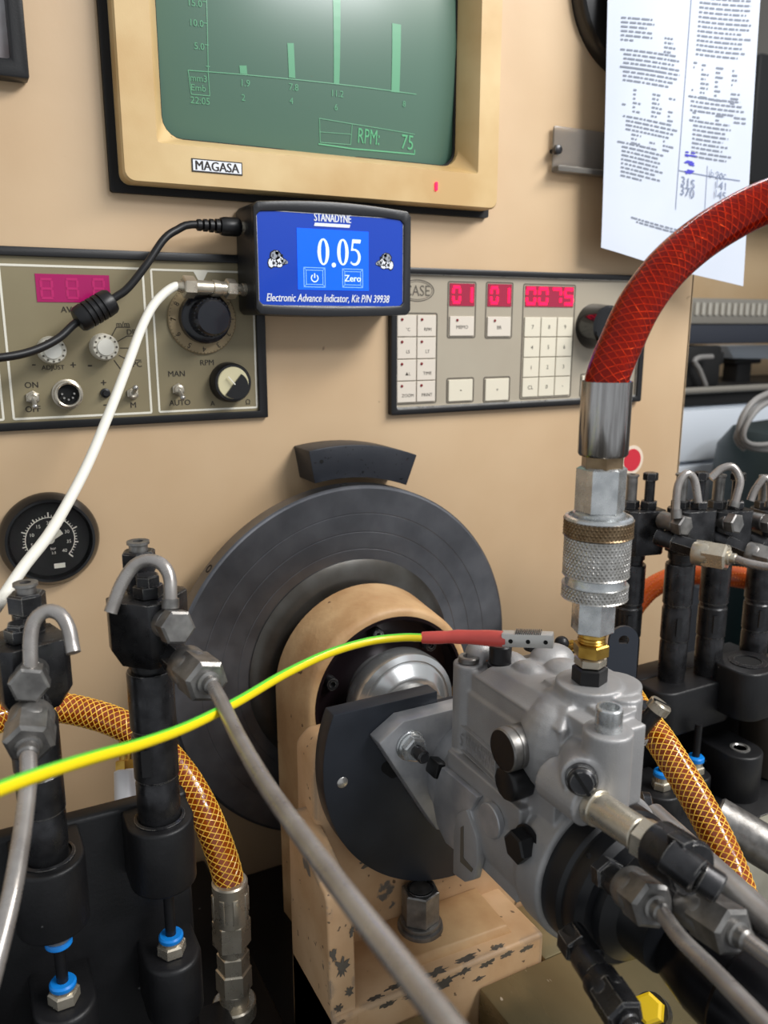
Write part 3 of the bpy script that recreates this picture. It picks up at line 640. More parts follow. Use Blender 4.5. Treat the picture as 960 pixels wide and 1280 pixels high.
for k_, (a, b) in enumerate(((.58, .61), (.64, .70), (.74, .81), (.85, .91))): para(a, b, T(62 + k_ * 1.5), 9, ind=0)
para(R0, R1, T(103), 4); 
for (a, b) in ((.60, .67), (.76, .82), (.88, .96)): para(a, b, T(122), 3, ind=0)
para(R0 + .02, R1 - .08, T(132), 9, ind=.03); para(.20, .62, T(275), 1); para(.24, .70, T(279), 1)
ty.build('typing', M_TYPE, pa)
ln = MB(); n = 30
for i in range(n):
    t0, t1 = T(-104) + (T(250) - T(-104)) * i / n, T(-104) + (T(250) - T(-104)) * (i + 1) / n; q = [pg(.525, t0), pg(.529, t0), pg(.529, t1), pg(.525, t1)]; ln.quad(*[p - Y * .4 for p in q])
for i in range(8):
    t0, t1 = T(186) + .017 * i, T(186) + .017 * (i + 1); q = [pg(.725, t0), pg(.728, t0), pg(.728, t1), pg(.725, t1)]; ln.quad(*[p - Y * .4 for p in q])
pline(ln, .53, .94, T(198), .003); ln.build('ruled_lines', M_GREYINK, pa)
e1 = (cBR - cBL).normalized(); e2 = (cTL - cBL).normalized()
pn = MB()
for k_ in range(3):
    for j in range(9): s = .565 + .05 * rnd.random(); pline(pn, s, s + .012 + .03 * rnd.random(), T(172 + k_ * 11) + .013 * rnd.random(), .004, .5)
pn.build('pen_scribble', M_BLUEINK, pa)
nt_ = MB()
for s_, s, v, h in (('315', .60, 212, 8), ('370', .60, 224, 8), ('b 200', .80, 196, 6), ('141', .82, 208, 7), ('145', .82, 220, 7)):
    txt(nt_, s_, pg(s, T(v)) - Y * .8, e1, e2, h=h)
nt_.build('pencil_notes', M_GREYINK, pa)

# ================================================================== BLUE INDICATOR BOX
YF = -42.0
bx0 = at(318, 320, y=YF).x; bx1 = at(513, 330, y=YF).x; bz1 = 0.5 * (at(340, 252, y=YF).z + at(500, 259, y=YF).z); bz0 = at(420, 396, y=YF).z
ib = thing('advance_indicator', 'black handheld instrument with a bright blue face and white digits', 'instrument', ((bx0 + bx1) / 2, -22, bz0))
xm = (bx0 + bx1) / 2; zm = (bz0 + bz1) / 2; bw = bx1 - bx0; bh = bz1 - bz0
def bulge(s_, e): return [(xm + s_ * 0, 0)]
prof = []
for k in range(13):
    t = k / 12; prof.append((bx0 + 3 + (bw - 6) * t, bz1 - 1.5 + 3.0 * math.sin(math.pi * t)))
for k in range(13):
    t = k / 12; prof.append((bx1 - 3 - (bw - 6) * t, bz0 + 1.5 - 1.5 * math.sin(math.pi * t)))
prof = [(bx0, bz0 + 5), (bx0, bz1 - 5)] + prof[:13] + [(bx1, bz1 - 5), (bx1, bz0 + 5)] + prof[13:]
mb = MB(); wprism(mb, prof, -2, YF + 2); mb.build('case', mat('case_black', (26, 27, 30), .42, bump=.06, bs=700), ib, bevel=1.6, seg=3)
lx0 = at(320, 320, y=YF).x + 1.0; lx1 = at(504, 330, y=YF).x; lz1 = .5 * (at(320, 263, y=YF).z + at(503, 272, y=YF).z); lz0 = at(415, 383.5, y=YF).z
ins = [(lx0 + (lx1 - lx0) * (px - bx0) / bw, lz0 + (lz1 - lz0) * (min(max(pz, bz0), bz1) - bz0) / bh) for px, pz in prof]
mb = MB(); wring(mb, prof, [(min(max(a, lx0), lx1), min(max(b, lz0), lz1)) for a, b in ins], YF + 4, YF - 1.0); mb.build('front_rim', mat('rim_black', (34, 35, 38), .34, bump=.06, bs=700), ib, bevel=1.0)
mb = MB(); wprism(mb, wrect(lx0 - .5, lx1 + .5, lz0 - .5, lz1 + .5), YF + 3, YF + .2); lab = mb.build('face_label', M_BLUE, ib)
mb = MB(); wring(mb, wrect(lx0 - .2, lx1 + .2, lz0 - .2, lz1 + .2), wrect(lx0 + .5, lx1 - .5, lz0 + .7, lz1 - .5), YF + .2, YF); mb.build('label_edge', M_STEEL, ib)
yl = YF + .1
def B(zx, zy): p = at(280 + zx * .27083, 230 + zy * .27083, y=YF); return p.x, p.z
def Bv(zx, zy, dy=0): a = B(zx, zy); return V((a[0], yl - .15 - dy, a[1]))
s0 = B(335, 202); s1 = B(668, 494)
mb = MB(); wprism(mb, wrect(s0[0], s1[0], s1[1], s0[1]), YF + .3, YF - .1); lcd = mb.build('touch_screen', M_LCD, ib)
pw = MB()
txt(pw, 'STANADYNE', Bv(502, 157), X, Z, w=B(588, 157)[0] - B(419, 157)[0], h=5.6, bold=.035)
a = B(415, 178); b = B(583, 203); wprism(pw, [(b[0], a[1]), (a[0] + .7, a[1]), (a[0], b[1]), (b[0] - .7, b[1])], yl, yl - .2)
txt(pw, 'Electronic Advance Indicator, Kit P/N 39938', Bv(490, 530), X, Z, w=B(772, 530)[0] - B(207, 530)[0], h=6.4, bold=.02, shear=.25)
pw.build('label_lettering', M_PRINTW, lab)
# digits, serif style
dg = MB()
def zero(cx, cz, w_, h_):
    o_ = [(cx + w_ / 2 * math.cos(i * math.pi / 16), cz + h_ / 2 * math.sin(i * math.pi / 16)) for i in range(32)]
    i_ = [(cx + w_ * .22 * math.cos(i * math.pi / 16), cz + h_ * .44 * math.sin(i * math.pi / 16)) for i in range(32)]; wring(dg, o_, i_, YF - .1, YF - .35)
def five(cx, cz, w_, h_):
    P_ = lambda a, b: (cx + a * w_ / 2, cz + b * h_ / 2)
    outer = [P_(-.55, 1), P_(1, 1), P_(.85, .72), P_(-.35, .72), P_(-.48, .33)]
    for k in range(13):
        t = math.radians(100 - k * 20); outer.append(P_(-.12 + 1.05 * math.cos(t), -.36 + .64 * math.sin(t)))
    outer += [P_(-.95, -.86), P_(-.8, -.68)]
    for k in range(11):
        t = math.radians(-118 + k * 20.5); outer.append(P_(-.25 + .72 * math.cos(t), -.34 + .50 * math.sin(t)))
    outer += [P_(-.78, .12)]
    wprism(dg, outer, YF - .1, YF - .35)
hz = abs(B(0, 248)[1] - B(0, 378)[1]); c_ = B(458, 313); zero(c_[0], c_[1], 9.2, hz); c_ = B(548, 315); zero(c_[0], c_[1], 9.2, hz); c_ = B(606, 317); five(c_[0], c_[1], 9.2, hz)
c_ = B(506, 374); wprism(dg, [(c_[0] + 1.7 * math.cos(i * math.pi / 6), c_[1] + 1.7 * math.sin(i * math.pi / 6)) for i in range(12)], YF - .1, YF - .35)
dg.build('reading', M_LCDW, lcd)
bt = MB()
for (q0, q1) in (((366, 383), (468, 478)), ((545, 390), (641, 480))):
    a = B(*q0); b = B(*q1)
    outline(bt, a[0], b[0], b[1], a[1], .5, YF - .1, .4); outline(bt, a[0] + 1.8, b[0] - 1.8, b[1] + 1.8, a[1] - 1.8, .45, YF - .1, .3)
    for (sx_, sz_) in ((a[0], a[1]), (b[0], a[1]), (a[0], b[1]), (b[0], b[1])):
        dx = 1.8 if sx_ == a[0] else -1.8; dz = -1.8 if sz_ == a[1] else 1.8; A = V((sx_, YF - .3, sz_)); Bq = V((sx_ + dx, YF - .3, sz_ + dz)); n_ = (Bq - A).cross(Y).normalized() * .2; bt.quad(A - n_, Bq - n_, Bq + n_, A + n_)
bt.build('button_outline', M_LCDL, lcd)
ic = MB(); txt(ic, 'Zero', Bv(593, 436, .3), X, Z, h=4.6, bold=.015); q = B(418, 434)
arc = [math.radians(a) for a in range(125, 416, 15)]
for a, b in zip(arc, arc[1:]): ic.quad(*[V((q[0] + r * math.cos(t), YF - .35, q[1] + r * math.sin(t))) for t, r in ((a, 2.3), (b, 2.3), (b, 3), (a, 3))])
wprism(ic, wrect(q[0] - .35, q[0] + .35, q[1], q[1] + 3.4), YF - .1, YF - .35); ic.build('button_icons', M_LCDW, lcd)
def pump_icon(cx, cz, f):
    sh = [(-5, -3, 2.4, 3.4), (-1.5, 2.2, 4, 3.4), (1.2, -1, 3.4, 3), (-2, -3, 2.5, 2.5), (4.5, -1.8, 2.2, 2), (1, -4.2, 2.6, 1.7), (-.5, 4, 1.5, 1.6), (6.5, -2.2, 1.2, 1.2)]
    mk = MB(); mw = MB(); mg = MB()
    for i, (a, b, r1, r2) in enumerate(sh):
        for m_, k_, y_ in ((mk, 1.18, .1), (mw if i % 3 != 1 else mg, .92, .25)):
            wprism(m_, [(cx + f * a + r1 * k_ * math.cos(j * math.pi / 4 + i), cz + b + r2 * k_ * math.sin(j * math.pi / 4 + i)) for j in range(8)], yl, yl - y_)
    for j in range(9): wprism(mk, wrect(cx + f * rnd.uniform(-6, 5) - .4, cx + f * rnd.uniform(-6, 5) + .5, cz - 2 + rnd.uniform(-2, 5), cz - 1 + rnd.uniform(-2, 5)), yl, yl - .35) if j < 0 else wprism(mk, wrect(cx + f * (j - 4) * 1.2 - .35, cx + f * (j - 4) * 1.2 + .35, cz + math.sin(j * 2.1) * 3 - 1.4, cz + math.sin(j * 2.1) * 3 + .6), yl, yl - .35)
    for m_, n_, t_ in ((mk, 'emblem_shadow', M_PRINTK), (mw, 'emblem', M_PRINTW), (mg, 'emblem_shading', M_PRINTG)): m_.build(n_, t_, lab)
a = B(248, 345); pump_icon(a[0], a[1], 1); a = B(742, 355); pump_icon(a[0], a[1], -1)
# magnetic feet at the back keep it on the console
mb = MB(); mb.cyl((xm - 30, 0, zm), (xm - 30, -3, zm), 10); mb.cyl((xm + 30, 0, zm), (xm + 30, -3, zm), 10); mb.build('magnet_feet', M_BLK, ib)
# sockets on its left side
yb = -20
c1 = at(298, 284, x=bx0); c1 = V((bx0, yb, at(298, 284, y=yb).z)); c2 = V((bx0, yb, at(300, 362, y=yb).z))
mb = MB(); mb.cyl(c1 + X, c1 - X * 3, 4.6, c=.5); mb.cyl(c1 - X * 2, c1 - X * 4.5, 3.4); mb.build('power_socket', M_NICKEL, ib)
mb = MB(); mb.cyl(c2 + X, c2 - X * 3, 4.6, c=.5); mb.build('sensor_socket', M_NICKEL, ib)
# power cable
pc = thing('power_cable', 'black cable with a ferrite bead plugged into the blue instrument', 'cable', c1)
l1 = c1.x - at(232, 284, y=yb).x
mb = MB(); mb.lathe([(3.4, 1.2), (5.8, 3), (6.6, 5), (6.6, 14), (5.8, 17), (4.6, 17.4)] , FR(c1, -X), 24)
for k in range(4):
    h = 18 + k * 4.3; mb.lathe([(3, h - .8), (4.9 - k * .3, h), (4.9 - k * .3, h + 2.6), (3, h + 3.4)], FR(c1, -X), 20)
mb.build('plug', M_BLK, pc)
pth = [c1 - X * 14, c1 - X * (l1 - 4)] + [at(u, v, y=y) for u, v, y in ((222, 287, -21), (205, 299, -24), (183, 331, -27), (160, 360, -28), (142, 373, -28), (97, 402, -30), (73, 423, -34), (40, 439, -40), (0, 447, -45), (-60, 450, -48), (-120, 452, -50))]
mb = MB(); mb.tube(spline(pth), 2.7, 12); mb.build('cord', M_BCAB, pc)
f0 = at(142, 374, y=-28); f1 = at(95, 402, y=-30); L_ = (f1 - f0).length
pr = [(4, 0), (7.4, 1), (8.6, 3)]
for k in range(4):
    h = L_ * (.30 + .13 * k); pr += [(9, h - .9), (9, h), (7.6, h + .2), (7.6, h + 1.2), (9, h + 1.4)]
pr += [(8.6, L_ - 3), (7.4, L_ - 1), (4, L_)]
mb = MB(); mb.lathe(pr, FR(f0, f1 - f0), 24); mb.build('ferrite_bead', M_BLK, pc)
# sensor cable
sc_ = thing('sensor_cable', 'white sensor cable with a silver screw connector hanging across the gauge', 'cable', c2)
ax = (at(221, 358, y=-26) - c2).normalized(); L_ = (at(221, 358, y=-26) - c2).length
mb = MB(); mb.lathe([(3.4, 0), (4, .5), (4, 8), (4.8, 8.4)], FR(c2 - X * 0, ax), 20); mb.lathe([(5.0, 16), (5.0, 21), (5.9, 21.2), (5.9, 26), (5.0, 26.2), (5.0, L_ - 10)], FR(c2, ax), 24); mb.build('connector_barrel', M_NICKEL, sc_)
mb = MB(); mb.hexa(c2 + ax * 8, c2 + ax * 16, 12.5); mb.build('connector_nut', M_NICKEL, sc_)
mb = MB(); mb.hexa(c2 + ax * (L_ - 13), c2 + ax * (L_ - 4), 13.5); mb.lathe([(4.4, L_ - 4), (3.2, L_)], FR(c2, ax), 20); mb.build('connector_nut', M_NICKEL, sc_)
pth = [c2 + ax * (L_ - 6), c2 + ax * (L_ + 1)] + [at(u, v, y=y) for u, v, y in ((205, 367, -30), (190, 384, -38), (176, 412, -50), (160, 455, -70), (135, 520, -95), (105, 590, -120), (65, 662, -150), (30, 708, -172), (0, 752, -190), (-40, 812, -215), (-80, 880, -240))]; pth = carry(pth, (1, 6), (1, 10), (1, 10))
mb = MB(); mb.tube(spline(pth), 3.1, 14); mb.build('cord', M_WCAB, sc_)

# ================================================================== DRIVE: FLYWHEEL, BEARING PEDESTAL, ADAPTER
AX, AZ = 272.0, -274.0
def ax(y): return V((AX, y, AZ))
def proj_v(p):
    q = V(p) - CAM; z = q.dot(FWD); return 640 - F_PX * q.dot(UPV) / z
def zat(x, y, v):
    lo, hi = -600.0, 300.0
    for _ in range(40):
        m = (lo + hi) / 2
        if proj_v((x, y, m)) > v: lo = m
        else: hi = m
    return (lo + hi) / 2
fly = thing('flywheel', 'large dark steel flywheel disc on the drive shaft in front of the console', 'flywheel', ax(-30))
mb = MB(); mb.lathe([(149, 0), (150, .8), (150, 14.5), (149, 15.5), (147.5, 16), (128, 16), (127.7, 15.8), (127.2, 15.8), (127, 16), (113, 16), (112.7, 15.8), (112.2, 15.8), (112, 16), (99, 16), (98.7, 15.8), (98.2, 15.8), (98, 16), (60, 16), (.01, 16)], FR(ax(-30), -Y), 128)
mb.build('disc', M_FLY, fly, smooth=8)
for (u, v) in ((430, 607), (263, 712)):
    p = at(u, v, y=-38); d = (V((p.x, 0, p.z)) - V((AX, 0, AZ))).normalized(); mb = MB(); o = ax(-38) + d * 148.5; mb.lathe([(3.4, 0), (3.4, 1.75), (2.6, 1.75), (2.6, .5)], FR(o, d), 16, capb=True); mb.build('rim_hole', M_BLKM, fly)
mb = MB(); mb.lathe([(90, 15), (90, 17), (82, 20.5), (60, 20.5)], FR(ax(-30), -Y), 96, capa=False, capb=False); mb.build('hub_ring', mat('hub_steel', (104, 102, 98), .3, .85, c2=(84, 80, 74), ns=30), fly)
mb = MB(); mb.cyl(ax(-8), ax(-70), 40, n=48); mb.build('shaft', M_DSTEEL, fly)
mb = MB(); mb.cyl(ax(0), ax(-10), 60, n=48); mb.build('rear_boss', M_BLKM, fly)
# arc marker block over the flywheel
mk = MB(); p0 = at(392, 558, y=-30); p1 = at(518, 570, y=-30)
def ang(p): return math.atan2(p.z - AZ, p.x - AX)
a0_, a1_ = ang(at(389, 580, y=-32)), ang(at(514, 590, y=-32)); poly = []
r0 = (V((at(452, 597, y=-32).x, 0, at(452, 597, y=-32).z)) - V((AX, 0, AZ))).length; r1 = (V((at(445, 556, y=-32).x, 0, at(445, 556, y=-32).z)) - V((AX, 0, AZ))).length
for k in range(13): t = a0_ + (a1_ - a0_) * k / 12; poly.append((AX + r0 * math.cos(t), AZ + r0 * math.sin(t)))
for k in range(13): t = a1_ + (a0_ - a1_) * k / 12; poly.append((AX + r1 * math.cos(t), AZ + r1 * math.sin(t)))
wprism(mk, poly, 0, -32); mbk = mk.build('arc_marker', mat('blued_block', (36, 39, 46), .45, .3, c2=(46, 48, 54), ns=30, speck=(10, 10, 12), sps=260, spt=.66), None, 'black arc shaped pointer block above the rim of the flywheel', 'pointer block', bevel=.8)
p = at(402, 577, y=-32); mb = MB(); mb.cyl(V((p.x, -30, p.z)), V((p.x, -32.3, p.z)), 1.6, n=12); mb.build('pin_hole', M_DARKVOID, mbk)
# pedestal
pe = thing('bearing_pedestal', 'tan painted cast bearing pedestal with chipped base carrying the drive shaft', 'pedestal', (AX, -140, -470))
def archpoly(R_): return [(AX + R_ * math.cos(math.radians(a)), AZ + R_ * math.sin(math.radians(a))) for a in range(0, 181, 5)] + [(AX - R_ + 1, -470), (AX + R_ - 1, -470)]
inn = [(AX + 63 * math.cos(math.radians(a)), AZ + 63 * math.sin(math.radians(a))) for a in range(0, 181, 5)] + [(AX - 45, AZ - 45), (AX + 45, AZ - 45)]
rows = [[(a, -62, b) for a, b in inn], [(a, -62, b) for a, b in archpoly(74)], [(a, -108, b) for a, b in archpoly(70)], [(a, -112, b) for a, b in archpoly(68)], [(a, -113, b) for a, b in archpoly(66)], [(a, -113, b) for a, b in inn], [(a, -80, b) for a, b in inn]]
n = len(inn); mb = MB(); mb.add([p for r in rows for p in r], [(q * n + k, q * n + (k + 1) % n, (q + 1) * n + (k + 1) % n, (q + 1) * n + k) for q in range(6) for k in range(n)])
mb.build('bearing_arch', M_TAN, pe, smooth=40)
mb = MB(); bl = [(172, -470), (172, -258), (180, -250), (206, -250), (212, -262), (330, -262), (340, -250), (366, -250), (372, -258), (372, -470)]
wprism(mb, bl[::-1], -168, -199); mb.build('support_block', M_TANCHIP, pe, bevel=4, seg=3)
mb = MB(); mb.bb(160, 314, -250, -184, -470, -396); mb.build('base', M_TANCHIP, pe, bevel=2.5, seg=3)
mb = MB(); mb.prism([(-184, -470), (-184, -296), (-212, -308), (-240, -318), (-243, -322), (-247, -396), (-250.3, -398), (-250.3, -470)], Matrix(((0, 0, 1, 0), (1, 0, 0, 0), (0, 1, 0, 0), (0, 0, 0, 1))), 160, 177); mb.build('gusset', M_TANCHIP, pe, bevel=2, seg=3)
mb = MB(); mb.add([(206, -199, -397), (206, -236, -397), (296, -240, -397), (296, -199, -397), (208, -199, -388), (208, -234, -390), (293, -237, -391), (293, -199, -388)], [(0, 1, 5, 4), (1, 2, 6, 5), (2, 3, 7, 6), (4, 5, 6, 7), (0, 4, 7, 3), (0, 3, 2, 1)]); mb.build('base_pad', M_TAN, pe, bevel=1.2)
rc = random.Random(11)
def chip(c, e1, e2, w_, h_):
    c = V(c); e1 = V(e1).normalized(); e2 = V(e2).normalized(); n_ = 26; q = []
    for k in range(n_):
        a = 2 * math.pi * k / n_; r = rc.uniform(.4, 1.15); q.append((w_ * r * math.cos(a), h_ * r * math.sin(a)))
    m_ = Matrix((e1, e2, e1.cross(e2))).transposed().to_4x4(); m_.translation = c
    mb = MB(); mb.prism(q, m_, -.1, .12); mb.build('paint_chip', MATS.get('bare_iron') or mat('bare_iron', (110, 104, 96), .5, .3, c2=(90, 84, 76), ns=60), pe)
chip((210, -199, -338), X, Z, 8, 6)
for (x, z, w_, h_) in ((163, -356, 2.5, 5), (168, -366, 5, 8), (172, -384, 3, 4), (165, -392, 3, 3), (175, -345, 2, 4)): chip((x, -243.5 - max(0, (-z - 322) * .05), z), X, Z, w_, h_)
for (x, z, w_, h_) in ((196, -400, 6, 2), (214, -401, 9, 3), (236, -402, 10, 4), (250, -400, 8, 2.6), (268, -401, 7, 2.5), (284, -400.5, 6, 2), (300, -402, 6, 2.6), (226, -411, 4, 2), (262, -410, 5, 2)): chip((x, -250, z), X, Z, w_, h_)
for (x, y, w_, h_) in ((190, -246, 6, 2), (206, -244, 9, 2.4), (232, -246, 12, 3), (256, -245, 9, 2.5), (280, -246, 7, 2)): chip((x, y, -396), X, Y, w_, h_)
mb = MB(); mb.lathe([(63, 112), (62.8, 113.4), (60.5, 113.4), (60.5, 104), (56, 100), (30, 98), (.01, 98)], FR(ax(0), -Y), 72, capa=False); mb.build('bearing_cover', M_PLUM, pe)
for k in range(6):
    a = math.radians(40 + k * 60); o = ax(-100) + V((math.cos(a) * 49, 0, math.sin(a) * 49)); mb = MB(); mb.lathe([(5, 0), (5, 6), (4.4, 7), (2.4, 7), (2.4, 4), (.01, 4)], FR(o, -Y), 18); mb.build('cover_bolt', M_OXIDE, pe)
def nutstack(p, af, h, name, m, dome=False):
    mb = MB(); mb.lathe([(af * .68, 0), (af * .70, 1.2), (af * .68, 4), (af * .60, 4.4), (af * .62, 5.5), (af * .6, 7.5), (af * .5, 8)], FR(p, Z), 32); b_ = mb.build('washer', M_DSTEEL, pe)
    mb = MB(); mb.hexa(p + Z * 7.8, p + Z * h, af, .3, .06); mb.build(name, m, pe)
    mb = MB(); mb.lathe([(af * .42, h - .5), (af * .40, h + .8), (af * .34, h + 1), (af * .34, h - 3), (.01, h - 3)], FR(p, Z), 28); mb.build('stud_end', M_OXIDE, pe)
p = at(525, 1160, z=-391); nutstack(p, 22, 30, 'clamp_nut', M_DSTEEL)
p = at(474, 1106, z=-391); nutstack(p, 22, 12, 'clamp_nut', M_OXIDE)
# coupling hub
hb = thing('drive_coupling', 'bright steel drive coupling hub inside the bearing housing', 'coupling', ax(-98))
mb = MB(); mb.lathe([(30, 98), (30, 110), (38, 114), (41, 118), (41.5, 128), (40.5, 133), (36.5, 135), (35.5, 134), (33, 135), (27, 141), (24, 142), (.01, 142)], FR(ax(0), -Y), 72); mb.build('hub', mat('bright_turned_steel', (206, 208, 208), .22, .85), hb)
mb = MB(); mb.cyl(ax(-138), ax(-212), 22, n=40, c=1); mb.build('drive_shaft', M_DSTEEL, hb)
# adapter plate
pz0 = -262.0; R_ = 99.5
ap = thing('adapter_plate', 'round black steel adapter plate with flat top holding the pump', 'plate', (AX, -205, pz0 - R_))
ztop = .5 * (at(433, 889, y=-212).z + at(547, 866, y=-212).z); poly = []
aL = math.pi - math.asin((ztop - pz0) / R_)
xs = at(547, 866, y=-212).x
a = aL
while a < 2 * math.pi + math.asin((ztop - 12 - pz0) / R_): poly.append((AX + R_ * math.cos(a), pz0 + R_ * math.sin(a))); a += .06
poly += [(xs, ztop - 12), (xs, ztop)]
mb = MB(); wprism(mb, poly[::-1], -199.5, -212); mb.build('disc', M_OXIDE2, ap, bevel=.7, seg=2)
mb = MB(); p = at(428, 978, y=-212); mb.lathe([(3.6, 0), (3.6, .8), (2.8, 1.4), (.01, 1.6)], FR(V((p.x, -211.5, p.z)), -Y), 20); mb.build('dowel_pin', M_STEEL, ap)
p = at(488, 962, y=-212); mb = MB(); mb.prism(rrect(15, 8, 3.9), FR(V((p.x, -211.9, p.z)), -Y, V((1, 0, -1))), 0, .25); mb.build('slot', M_DARKVOID, ap)

# ================================================================== INJECTION PUMP
pu = thing('injection_pump', 'grey cast aluminium fuel injection pump bolted to the black adapter plate', 'pump', (AX, -290, -320))
# mounting flange
yq = -226.0
fp = [at(u, v, y=yq) for u, v in ((505, 902), (474, 930), (546, 1038))]; A, B3, C3 = [(p.x, p.z) for p in fp]
poly = [A, B3, C3, (AX, C3[1] - 8), (2 * AX - C3[0], C3[1]), (2 * AX - B3[0], B3[1]), (2 * AX - A[0], A[1])]
mb = MB(); wprism(mb, poly, -212.2, yq); mb.lathe([(36, 225), (36, 236), (33, 250)], FR(ax(0), -Y), 48); mb.build('mounting_flange', M_ALU2, pu, bevel=1.2, seg=2)
p = at(512, 931, y=yq); o = V((p.x, yq, p.z)); mb = MB(); mb.lathe([(9.5, 0), (9.5, 1.6), (9, 2)], FR(o, -Y), 32); mb.hexa(o - Y * 2, o - Y * 8.5, 14, .2); mb.lathe([(8.2, 2), (8.6, 3), (7.6, 4)], FR(o, -Y), 28); mb.build('flange_nut', M_ZINC, pu)
mb = MB(); mb.lathe([(4, 0), (4, 17), (3.2, 18), (.01, 18)], FR(o, -Y), 18); mb.build('stud', M_OXIDE, pu)
p = at(551, 964, y=-240); mb = MB(); mb.box((0, 0, 0), (11, 12, 10), wmat(V((p.x + 1, -236, p.z))) @ Matrix.Rotation(.3, 4, 'Y')); mb.build('square_plug', M_BLK, pu, bevel=1.5)
# cast housing
mb = MB()
mb.lathe([(34, 232), (38.5, 246), (38.5, 318), (41.5, 324), (41.5, 340), (40, 341)], FR(ax(0), -Y), 64)
mb.bb(243.5, 297, -336, -249, -278, -204)
mb.prism([(262, -300), (304, -300), (301, -322), (290, -341), (280, -350), (262, -352)], IDM, -230, -183)
mb.bb(236.8, 270, -318, -247, -298, -243)
pb = at(762, 886, z=-171); mb.cyl(V((pb.x, pb.y, -226)), V((pb.x, pb.y, -181)), 11.5, n=32)
mb.bb(pb.x, 278, pb.y + 2, -320, -228, -186)
mb.bb(249, 276, pb.y + 2, -335, -226, -198)
# outlet / slotted screw boss
n1 = V((-.62, -.76, .12)).normalized(); ps = at(727, 974, d=372); mb.cyl(ps - n1 * 30, ps - n1 * 1, 9.5, n=28)
po = at(744, 1010, d=372); mb.cyl(po + Y * 30, po + Y * 3, 11, n=24)
mb.add([(246, -346, -196), (262, -360, -200), (268, -358, -222), (252, -342, -236), (284, -330, -196), (284, -330, -232)], [(0, 1, 2, 3), (0, 4, 1), (3, 2, 5), (1, 4, 5, 2), (0, 3, 5, 4)])
# cover
mb.bb(245, 297, -336, -251, -206, -192)
mb.add([(244, -262, -193), (297, -262, -193), (297, -336, -193), (244, -336, -193), (252, -266, -187), (292, -266, -187), (292, -330, -183), (254, -330, -184)], [(0, 1, 5, 4), (1, 2, 6, 5), (2, 3, 7, 6), (3, 0, 4, 7), (4, 5, 6, 7), (3, 2, 1, 0)])
def top(u, v, z): return at(u, v, z=z)
pf = top(586, 822, -187); mb.cyl(V((pf.x, pf.y, -245)), V((pf.x, pf.y, -189.5)), 8.8, n=28)
for (u, v, z, r) in ((660, 842, -189, (10, 13, 10)), (706, 842, -188, (13, 15, 11)), (640, 826, -189, (9, 12, 8)), (690, 818, -186, (14, 12, 9)), (600, 812, -185, (9, 9, 9))):
    q = top(u, v, z); mb.sph((q.x, q.y, q.z - 3), r)
bp = at(690, 925, x=250); mb.sph((252, bp.y + 4, bp.z - 6), (15, 19, 24)); mb.sph((262, -318, -196), (17, 20, 14))
CX, CY = 274.0, -322.0
mb.cyl((CX, CY, -215), (CX, CY, -177.5), 17, n=36); mb.cyl((CX + 12, CY - 4, -215), (CX + 12, CY - 4, -179), 15, n=36)
mb.cyl((CX, CY, -215), (CX, CY, -186), 22, 19, n=36)
mb.cyl((283, -338, -230), (283, -338, -180), 9, n=24)
# side ribs and pads on the housing
hx = 236.0
for q in ((628, 937, 13), (632, 979, 10.5)):
    p = at(q[0] + 12, q[1] + 3, x=244); mb.cyl((252, p.y, p.z), (241, p.y, p.z), q[2], n=28)
p = at(612, 1026, x=237); mb.cyl((246, p.y, p.z), (235.5, p.y, p.z), 11.5, n=30)
p = at(648, 1060, x=238); mb.cyl((246, p.y, p.z), (236.5, p.y, p.z), 13, n=30)
hs = mb.build('housing', M_ALU, pu, cast=0.85, sm=5)
def sidepoly(mb, pix, x, h, chx=None):
    ps = [at(u, v, x=x) for u, v in pix]; M_ = Matrix(((0, 0, -1, x), (1, 0, 0, 0), (0, 1, 0, 0), (0, 0, 0, 1))); mb.prism([(p.y, p.z) for p in ps], M_, -2.5, h)
def sidering(mb, pix, x, h, t):
    ps = [at(u, v, x=x) for u, v in pix]; cy_ = sum(p.y for p in ps) / len(ps); cz_ = sum(p.z for p in ps) / len(ps); o_ = [(p.y, p.z) for p in ps]; i_ = []
    for a, b in o_:
        d = math.hypot(a - cy_, b - cz_); i_.append((a + (cy_ - a) * t / d * 1.2, b + (cz_ - b) * t / d * 1.2))
    M_ = Matrix(((0, 0, -1, x), (1, 0, 0, 0), (0, 1, 0, 0), (0, 0, 0, 1))); mb.ring(o_, i_, M_, -2, h)
mb = MB(); sidepoly(mb, [(555, 958), (600, 996), (591, 1013), (596, 1030), (584, 1050), (573, 1064), (560, 1053), (549, 1030), (544, 1004), (547, 980)], 234.5, 1.8); mb.build('timing_cover', M_ALU2, pu, bevel=.8)
mb = MB(); sidepoly(mb, [(576, 1015), (588, 1010), (601, 1046), (602, 1076), (597, 1098), (586, 1101), (571, 1090), (572, 1040)], 234, 3.0); lvp = mb.build('lever_plate', M_ALU, pu, bevel=1.0)
mb = MB(); sidepoly(mb, [(576.5, 1034), (580, 1032), (580, 1072), (592, 1086), (590, 1090), (576, 1077)], 231.2, .5); mb.build('lever_slot', M_OUT, lvp)
mb = MB(); sidering(mb, [(573, 900), (622, 944), (622, 978), (573, 932)], 242.6, 1.6, 1.6); mb.build('plaque_rim', M_ALU, pu, bevel=.3)
pa_, pb2 = at(576, 920, x=242), at(621, 962, x=242); mb = MB(); txt(mb, 'STANADYNE', V((240.9, (pa_.y + pb2.y) / 2, (pa_.z + pb2.z) / 2)), -Y, Z, w=abs(pa_.y - pb2.y) * .95, h=7.6, bold=.0)
b_ = len(mb.v); front = list(mb.v); mb.v += [p + X * 2.6 for p in front]; mb.f += [[b_ + i for i in f] for f in mb.f]; mb.build('raised_lettering', M_ALU2, pu)
